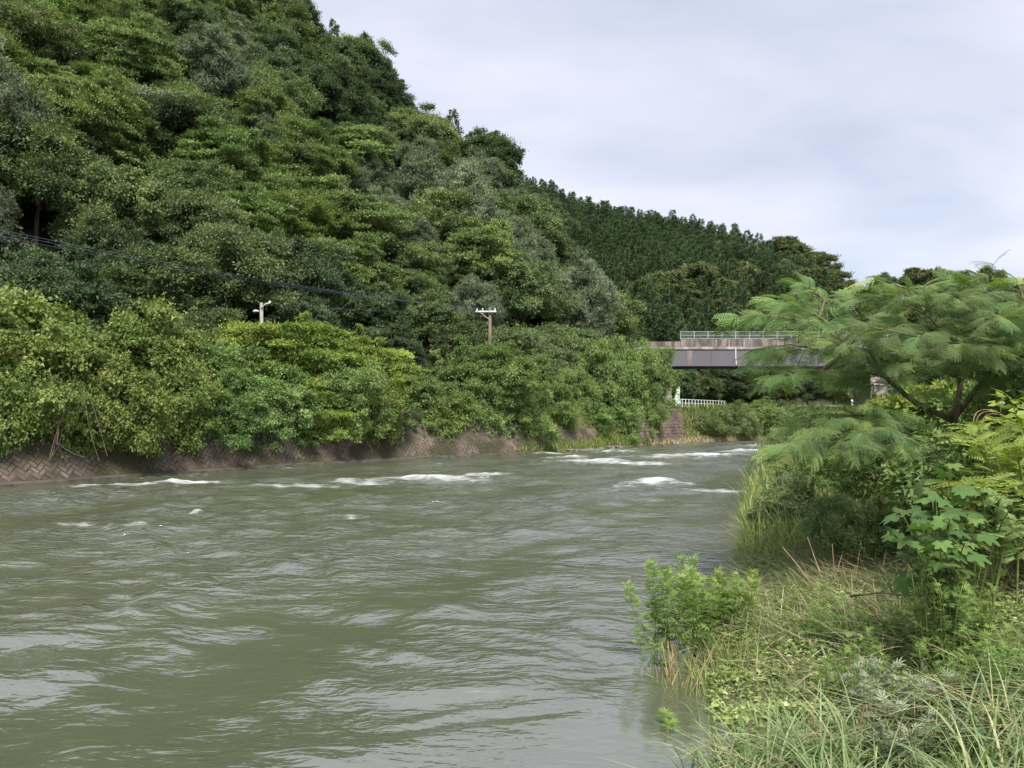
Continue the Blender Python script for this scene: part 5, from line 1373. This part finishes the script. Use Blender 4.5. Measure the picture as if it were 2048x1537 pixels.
mugwort('mugwort', 'small submerged sprig lower left of the grass', 1330, 1450, 1425, 3, 45, zb=-0.08, width=0.08, per=22, group='herbs standing in the shallows')
for k, (px, py, top, d, lb) in enumerate([(1720, 1420, 1340, 5.6, 'silvery-leaved bent weed in the middle of the foreground grass'), (1790, 1430, 1330, 5.6, 'silvery-leaved bent weed right of the other silvery clump'), (1800, 1480, 1420, 5.0, 'low silvery weed near the bottom edge')]):
    mugwort('silvery_weed', lb, px, py, top, 6, 60 + k, 'silver', d=d, zb=gz(xat(px, d), d), width=0.16, leaf=0.10, per=30, lean=0.12, group='silvery weeds')
for k, (px, d, top, lb) in enumerate([(1830, 6.9, 1225, 'yellow-tipped herb at the foot of the lobed-leaf plant'), (1960, 6.5, 1215, 'yellow-tipped herb on the right of the foreground'), (1905, 5.6, 1290, 'bright herb in the right foreground grass'), (1985, 5.4, 1270, 'bright herb at the right edge of the foreground'),
                                      (1650, 7.6, 1180, 'low herb in the middle of the bank'), (1760, 6.6, 1270, 'low leafy herb above the silvery weeds'), (1700, 6.2, 1290, 'broad low herb left of centre bank'), (2030, 5.9, 1250, 'herb against the right edge grass'), (1885, 6.25, 1118, 'herb hiding the foot of the lobed-leaf plant'), (1930, 6.35, 1120, 'herb right of the lobed-leaf plant foot'), (1835, 6.4, 1130, 'herb left of the lobed-leaf plant foot')]):
    x = xat(px, d); g0 = gz(x, d); mugwort('bank_herb', lb, px, HY + (CH - g0) / d * F, top, 9, 70 + k, 'herb', d=d, zb=g0, width=0.14, leaf=0.075, per=34, group='herbs on the near bank', start=0.1)

# dead stalks in the shallows and on the bank
def stalks(label, px, py, n, seed, hmin, hmax, spread, lean, group='dead stalk tufts', d=None):
    r = np.random.default_rng(seed); dd = d or CH * F / (py - HY); base = at(px, py, dd); base[2] = max(gz(base[0], base[1]), -0.15)
    t = thing('dead_stalk_tuft', label, 'dead stalks', tuple(base), 0, group)
    for k in range(n):
        b0 = np.append(r.normal(0, spread, 2), -0.1); h = r.uniform(hmin, hmax); a = r.uniform(0, 6.28); l_ = r.uniform(0.05, lean) * h
        e = b0 + np.array([math.cos(a) * l_, math.sin(a) * l_, h]); f = np.linspace(0, 1, 5)[:, None]
        G = Geo(); Q = b0 + (e - b0) * f; Q[:, 2] -= 0.1 * h * (f[:, 0] ** 2) * r.random(); G.tube(Q, np.linspace(0.008, 0.004, 5), 5)
        link('stalk', G.mesh('stalk', M['straw_brown'], True), t)
stalks('tuft of tan dead stalks in the water below the left herb', 1352, 1365, 13, 81, 0.25, 0.62, 0.10, 0.55)
stalks('second tuft of tan dead stalks nearer the camera in the water', 1372, 1330, 9, 82, 0.25, 0.6, 0.10, 0.5)
stalks('thin dead stalks leaning among the herbs in the shallows', 1440, 1290, 8, 83, 0.2, 0.5, 0.13, 0.5)
stalks('pale dead stalks leaning under the feathery tree', 1715, 1060, 14, 84, 0.3, 0.75, 0.25, 0.9, d=9.5)
stalks('pale dead stalks beside the lobed-leaf plant', 1790, 1150, 9, 85, 0.3, 0.6, 0.2, 1.0, d=7.6)
stalks('tan broken stalks in the foreground grass', 1740, 1440, 9, 86, 0.2, 0.5, 0.18, 0.7, d=5.3)
t = thing('bent_dead_stem', 'pale arching dead stems in front of the shaded shrub at right', 'dead stalks', tuple(at(1955, 900, 8.4)))
for k, (a, b_, c_) in enumerate([((1947, 850), (1945, 812), (1985, 822)), ((1952, 848), (1955, 815), (1998, 826)), ((1962, 852), (1966, 818), (2008, 832))]):
    p = [at(*q, 8.4 - 0.05 * k) - np.array(t.location) for q in (a, b_, c_)]; f = np.linspace(0, 1, 9)[:, None]
    G = Geo(); G.tube((1 - f) ** 2 * p[0] + 2 * f * (1 - f) * p[1] + f * f * p[2], 0.006, 5); link('stem', G.mesh('stem', M['straw_brown'], True), t)
t = thing('fallen_branch', 'thin dark fallen branch lying across the bank herbs', 'branch', tuple(at(1700, 1200, 7.4)))
P0 = np.array([at(1700, 1197, 7.5), at(1760, 1190, 7.3), at(1815, 1196, 7.2), at(1875, 1192, 7.0)]); P0[:, 2] += 0.02
G = Geo(); G.tube(P0 - np.array(t.location), [0.012, 0.011, 0.009, 0.005], 6); link('stem', G.mesh('stem', M['twig'], True), t)
G = Geo(); G.tube(np.array([P0[1], P0[1] + [0.1, -0.1, 0.12], P0[1] + [0.22, -0.15, 0.14]]) - np.array(t.location), [0.007, 0.005, 0.003], 5); link('twig', G.mesh('twig', M['twig'], True), t)

# ------------------------------------------------------------------ grass, reeds and ground cover on the near bank
def sample_bank(n, y0, y1, s0, s1, r, pxmax=2250):
    X, Y = [], []
    tot = 0
    while tot < n:
        y = r.uniform(y0, y1, n * 3); x = r.uniform(-1.5, 12, n * 3)
        _, sR, _ = bank_s(x, y); k = (sR > s0) & (sR < s1) & (CX + x / y * F < pxmax)
        X.append(x[k]); Y.append(y[k]); tot += k.sum()
    return np.concatenate(X)[:n], np.concatenate(Y)[:n]
def stuff(name, label, me, cat):
    o = link(name, me); o['kind'] = 'stuff'; o['label'] = label; o['category'] = cat
    return o
r5 = np.random.default_rng(55)
# long arching foreground blades, in tufts
tx, ty_ = sample_bank(330, 3.0, 5.7, -0.1, 5, r5)
V_, F_, T_, n = [], [], [], 0
for x0, y0 in zip(tx, ty_):
    k = r5.integers(5, 15); x = x0 + r5.normal(0, 0.07, k); y = y0 + r5.normal(0, 0.07, k); z = ground_z(x, y) - 0.02
    az = r5.uniform(0, 6.28) + r5.normal(0, 0.9, k)
    V, Fq = blades(np.stack([x, y, z], 1), az, r5.uniform(0.3, 0.85) * r5.uniform(0.6, 1.15, k), r5.uniform(0.009, 0.021, k), r5.uniform(0.05, 0.6, k), r5.uniform(0.7, 2.2, k), 6, r5.normal(0, 0.5, k))
    V_.append(V); F_.append(Fq + n); n += len(V); T_.append(rep(np.clip(r5.normal(0.42, 0.2) + r5.normal(0, 0.2, k), 0, 1), 14))
stuff('long_grass', 'long pale arching grass blades in the right foreground', build_mesh('long_grass', np.concatenate(V_), np.concatenate(F_), M['grass'], np.concatenate(T_)), 'grass')
# shorter grass through the herbs
n = 15000; x, y = sample_bank(n, 3.5, 15, -0.1, 8, r5); z = ground_z(x, y) - 0.02
V, Fq = blades(np.stack([x, y, z], 1), r5.uniform(0, 6.28, n), r5.uniform(0.12, 0.34, n), r5.uniform(0.005, 0.011, n), r5.uniform(0.1, 0.9, n), r5.uniform(0.3, 1.5, n), 3, r5.normal(0, 0.5, n))
stuff('short_grass', 'short tangled green grass over the near bank', build_mesh('short_grass', V, Fq, M['grass'], rep(np.clip(0.35 + 0.4 * fbm(x / 1.3, y / 1.3, 3) + r5.normal(0, 0.15, n), 0, 1), 8)), 'grass')
n = 16000; x, y = sample_bank(n, 7.5, 15, -0.1, 4.5, r5); z = ground_z(x, y) - 0.02
V, Fq = blades(np.stack([x, y, z], 1), r5.normal(R_(210), 1.4, n), r5.uniform(0.2, 0.6, n), r5.uniform(0.007, 0.014, n), r5.uniform(0.2, 0.9, n), r5.uniform(0.4, 1.5, n), 3, r5.normal(0, 0.5, n))
stuff('bent_grass', 'pale bent grass flattened towards the water in mid bank', build_mesh('bent_grass', V, Fq, M['grass'], rep(np.clip(0.42 + 0.5 * fbm(x / 1.1, y / 1.1, 33) + r5.normal(0, 0.22, n), 0, 1), 8)), 'grass')
# blades standing in the shallows around the herbs
n = 900; px_ = r5.uniform(1315, 1520, n); y = r5.uniform(6.9, 9.8, n); x = (px_ - CX) / F * y
z = np.maximum(ground_z(x, y), -0.15)
V, Fq = blades(np.stack([x, y, z], 1), r5.uniform(0, 6.28, n), r5.uniform(0.2, 0.6, n), r5.uniform(0.006, 0.012, n), r5.uniform(0.05, 0.8, n), r5.uniform(0.1, 1.2, n), 4, r5.normal(0, 0.5, n))
stuff('shallows_grass', 'loose green and straw blades standing in the shallows', build_mesh('shallows_grass', V, Fq, M['reed'], rep(np.clip(r5.normal(0.6, 0.3, n), 0, 1), 10)), 'grass')
# leafy ground cover, mounded
n = 75000; x, y = sample_bank(n, 4.2, 17, 0.0, 9, r5); xb, yb = sample_bank(26000, 8, 14, 0.0, 4.2, r5); x = np.concatenate([x, xb]); y = np.concatenate([y, yb])
hmd = np.clip(0.13 + 0.26 * fbm(x / 0.9, y / 0.9, 12, 3), 0.02, 0.5)
keep = (fbm(x / 1.6, y / 1.6, 19, 3) > -0.42); x, y, hmd = x[keep], y[keep], hmd[keep]; n = len(x)
z = ground_z(x, y) + hmd * r5.uniform(0.1, 1, n) ** 0.5
Nn = unit(np.stack([r5.normal(0, 0.55, n), r5.normal(-0.15, 0.55, n), np.ones(n)], 1)); T = unit(np.stack([r5.normal(0, 1, n), r5.normal(0, 1, n), r5.normal(-0.1, 0.3, n)], 1))
s = r5.uniform(0.6, 1.5, n) * np.where(fbm(x / 0.7, y / 0.7, 23, 2) > 0.1, 1.25, 0.8)
V, Fq = kites(np.stack([x, y, z], 1), T, Nn, 0.054 * s, 0.024 * s, 0.08)
tn = np.clip(0.40 + 0.42 * fbm(x / 0.8, y / 0.8, 29, 3) + r5.normal(0, 0.22, n), 0, 1)
stuff('ground_cover', 'low leafy weeds matted over the near bank', build_mesh('ground_cover', V, Fq, M['cover'], rep(tn, 4)), 'weeds')
# flattened straw
n = 12000; x, y = sample_bank(n, 4.2, 17, -0.1, 6, r5); keep = fbm(x / 1.4, y / 1.4, 71, 3) + 0.25 * np.clip((y - 8) / 6, 0, 1) > 0.0; x, y = x[keep], y[keep]; n = len(x)
V, Fq = blades(np.stack([x, y, ground_z(x, y) + r5.uniform(0.05, 0.3, n)], 1), r5.normal(R_(215), 0.8, n), r5.uniform(0.25, 0.75, n), r5.uniform(0.004, 0.010, n), r5.uniform(1.0, 1.5, n), r5.uniform(0.05, 0.5, n), 4, r5.normal(0, 0.6, n))
stuff('flattened_straw', 'dry straw flattened by the flood over the near bank', build_mesh('flattened_straw', V, Fq, M['straw'], rep(np.clip(r5.normal(0.5, 0.2, n), 0, 1), 10)), 'straw')
n = 1200; y = r5.uniform(8.2, 12.5, n); x = (r5.uniform(1490, 1790, n) - CX) / F * y
_, sR_, _ = bank_s(x, y); k = sR_ > -0.1; x, y = x[k], y[k]; n = len(x)
V, Fq = blades(np.stack([x, y, ground_z(x, y) + r5.uniform(0.05, 0.22, n)], 1), r5.normal(R_(205), 0.9, n), r5.uniform(0.25, 0.7, n), r5.uniform(0.005, 0.011, n), r5.uniform(0.9, 1.5, n), r5.uniform(0.05, 0.5, n), 4, r5.normal(0, 0.6, n))
stuff('straw_drift', 'drift of pale straw left at the bank below the feathery tree', build_mesh('straw_drift', V, Fq, M['straw'], rep(np.clip(r5.normal(0.6, 0.2, n), 0, 1), 10)), 'straw')
# reeds at the water's edge before the feathery tree
V_, F_, T_, nn_ = [], [], [], 0
for n, y0, y1, s0, s1, h0, h1 in ((2600, 12.4, 18.5, 0.0, 2.6, 0.35, 1.1), (2600, 18, 34, 0.0, 3.0, 0.6, 1.3)):
    x, y = sample_bank(n, y0, y1, s0, s1, r5); z = ground_z(x, y) - 0.04
    V, Fq = blades(np.stack([x, y, z], 1), r5.uniform(0, 6.28, n), r5.uniform(h0, h1, n) * np.clip(0.85 + 0.7 * fbm(x / 1.1, y / 1.1, 83, 2), 0.35, 1.3), r5.uniform(0.010, 0.02, n) * (1 + y0 / 30), r5.uniform(0.0, 0.35, n), r5.uniform(0.2, 1.2, n), 5, r5.normal(0, 0.5, n))
    V_.append(V); F_.append(Fq + nn_); nn_ += len(V); T_.append(rep(np.clip(0.5 + 0.5 * fbm(x / 0.8, y / 0.8, 87, 2) + r5.normal(0, 0.22, n), 0, 1), 12))
stuff('reed_bed', 'yellow-green reeds at the water edge in front of the feathery tree', build_mesh('reed_bed', np.concatenate(V_), np.concatenate(F_), M['reed'], np.concatenate(T_)), 'reeds')
print('tris', sum(len(m.polygons) * 2 for m in bpy.data.meshes), 'objects', len(bpy.data.objects))

# ------------------------------------------------------------------ tell look-alikes apart by their order from the left
ORD = ['leftmost', 'second from left', 'third from left', 'fourth from left', 'fifth from left', 'sixth from left', 'seventh from left', 'eighth from left', 'ninth from left', 'tenth from left', 'eleventh from left', 'twelfth from left', 'thirteenth from left', 'fourteenth from left', 'fifteenth from left', 'sixteenth from left', 'seventeenth from left', 'eighteenth from left', 'nineteenth from left', 'twentieth from left', 'twenty-first from left', 'twenty-second from left', 'twenty-third from left', 'twenty-fourth from left', 'twenty-fifth from left']
same = {}
for o in bpy.data.objects:
    if o.parent is None and 'label' in o.keys() and o.get('kind') is None:
        same.setdefault(o['label'], []).append(o)
for lb, os_ in same.items():
    if 2 <= len(os_) <= 25 and len(lb.split()) <= 13:
        for w, o in zip(ORD, sorted(os_, key=lambda q: q.location.x / q.location.y)):
            o['label'] = lb + ', ' + w
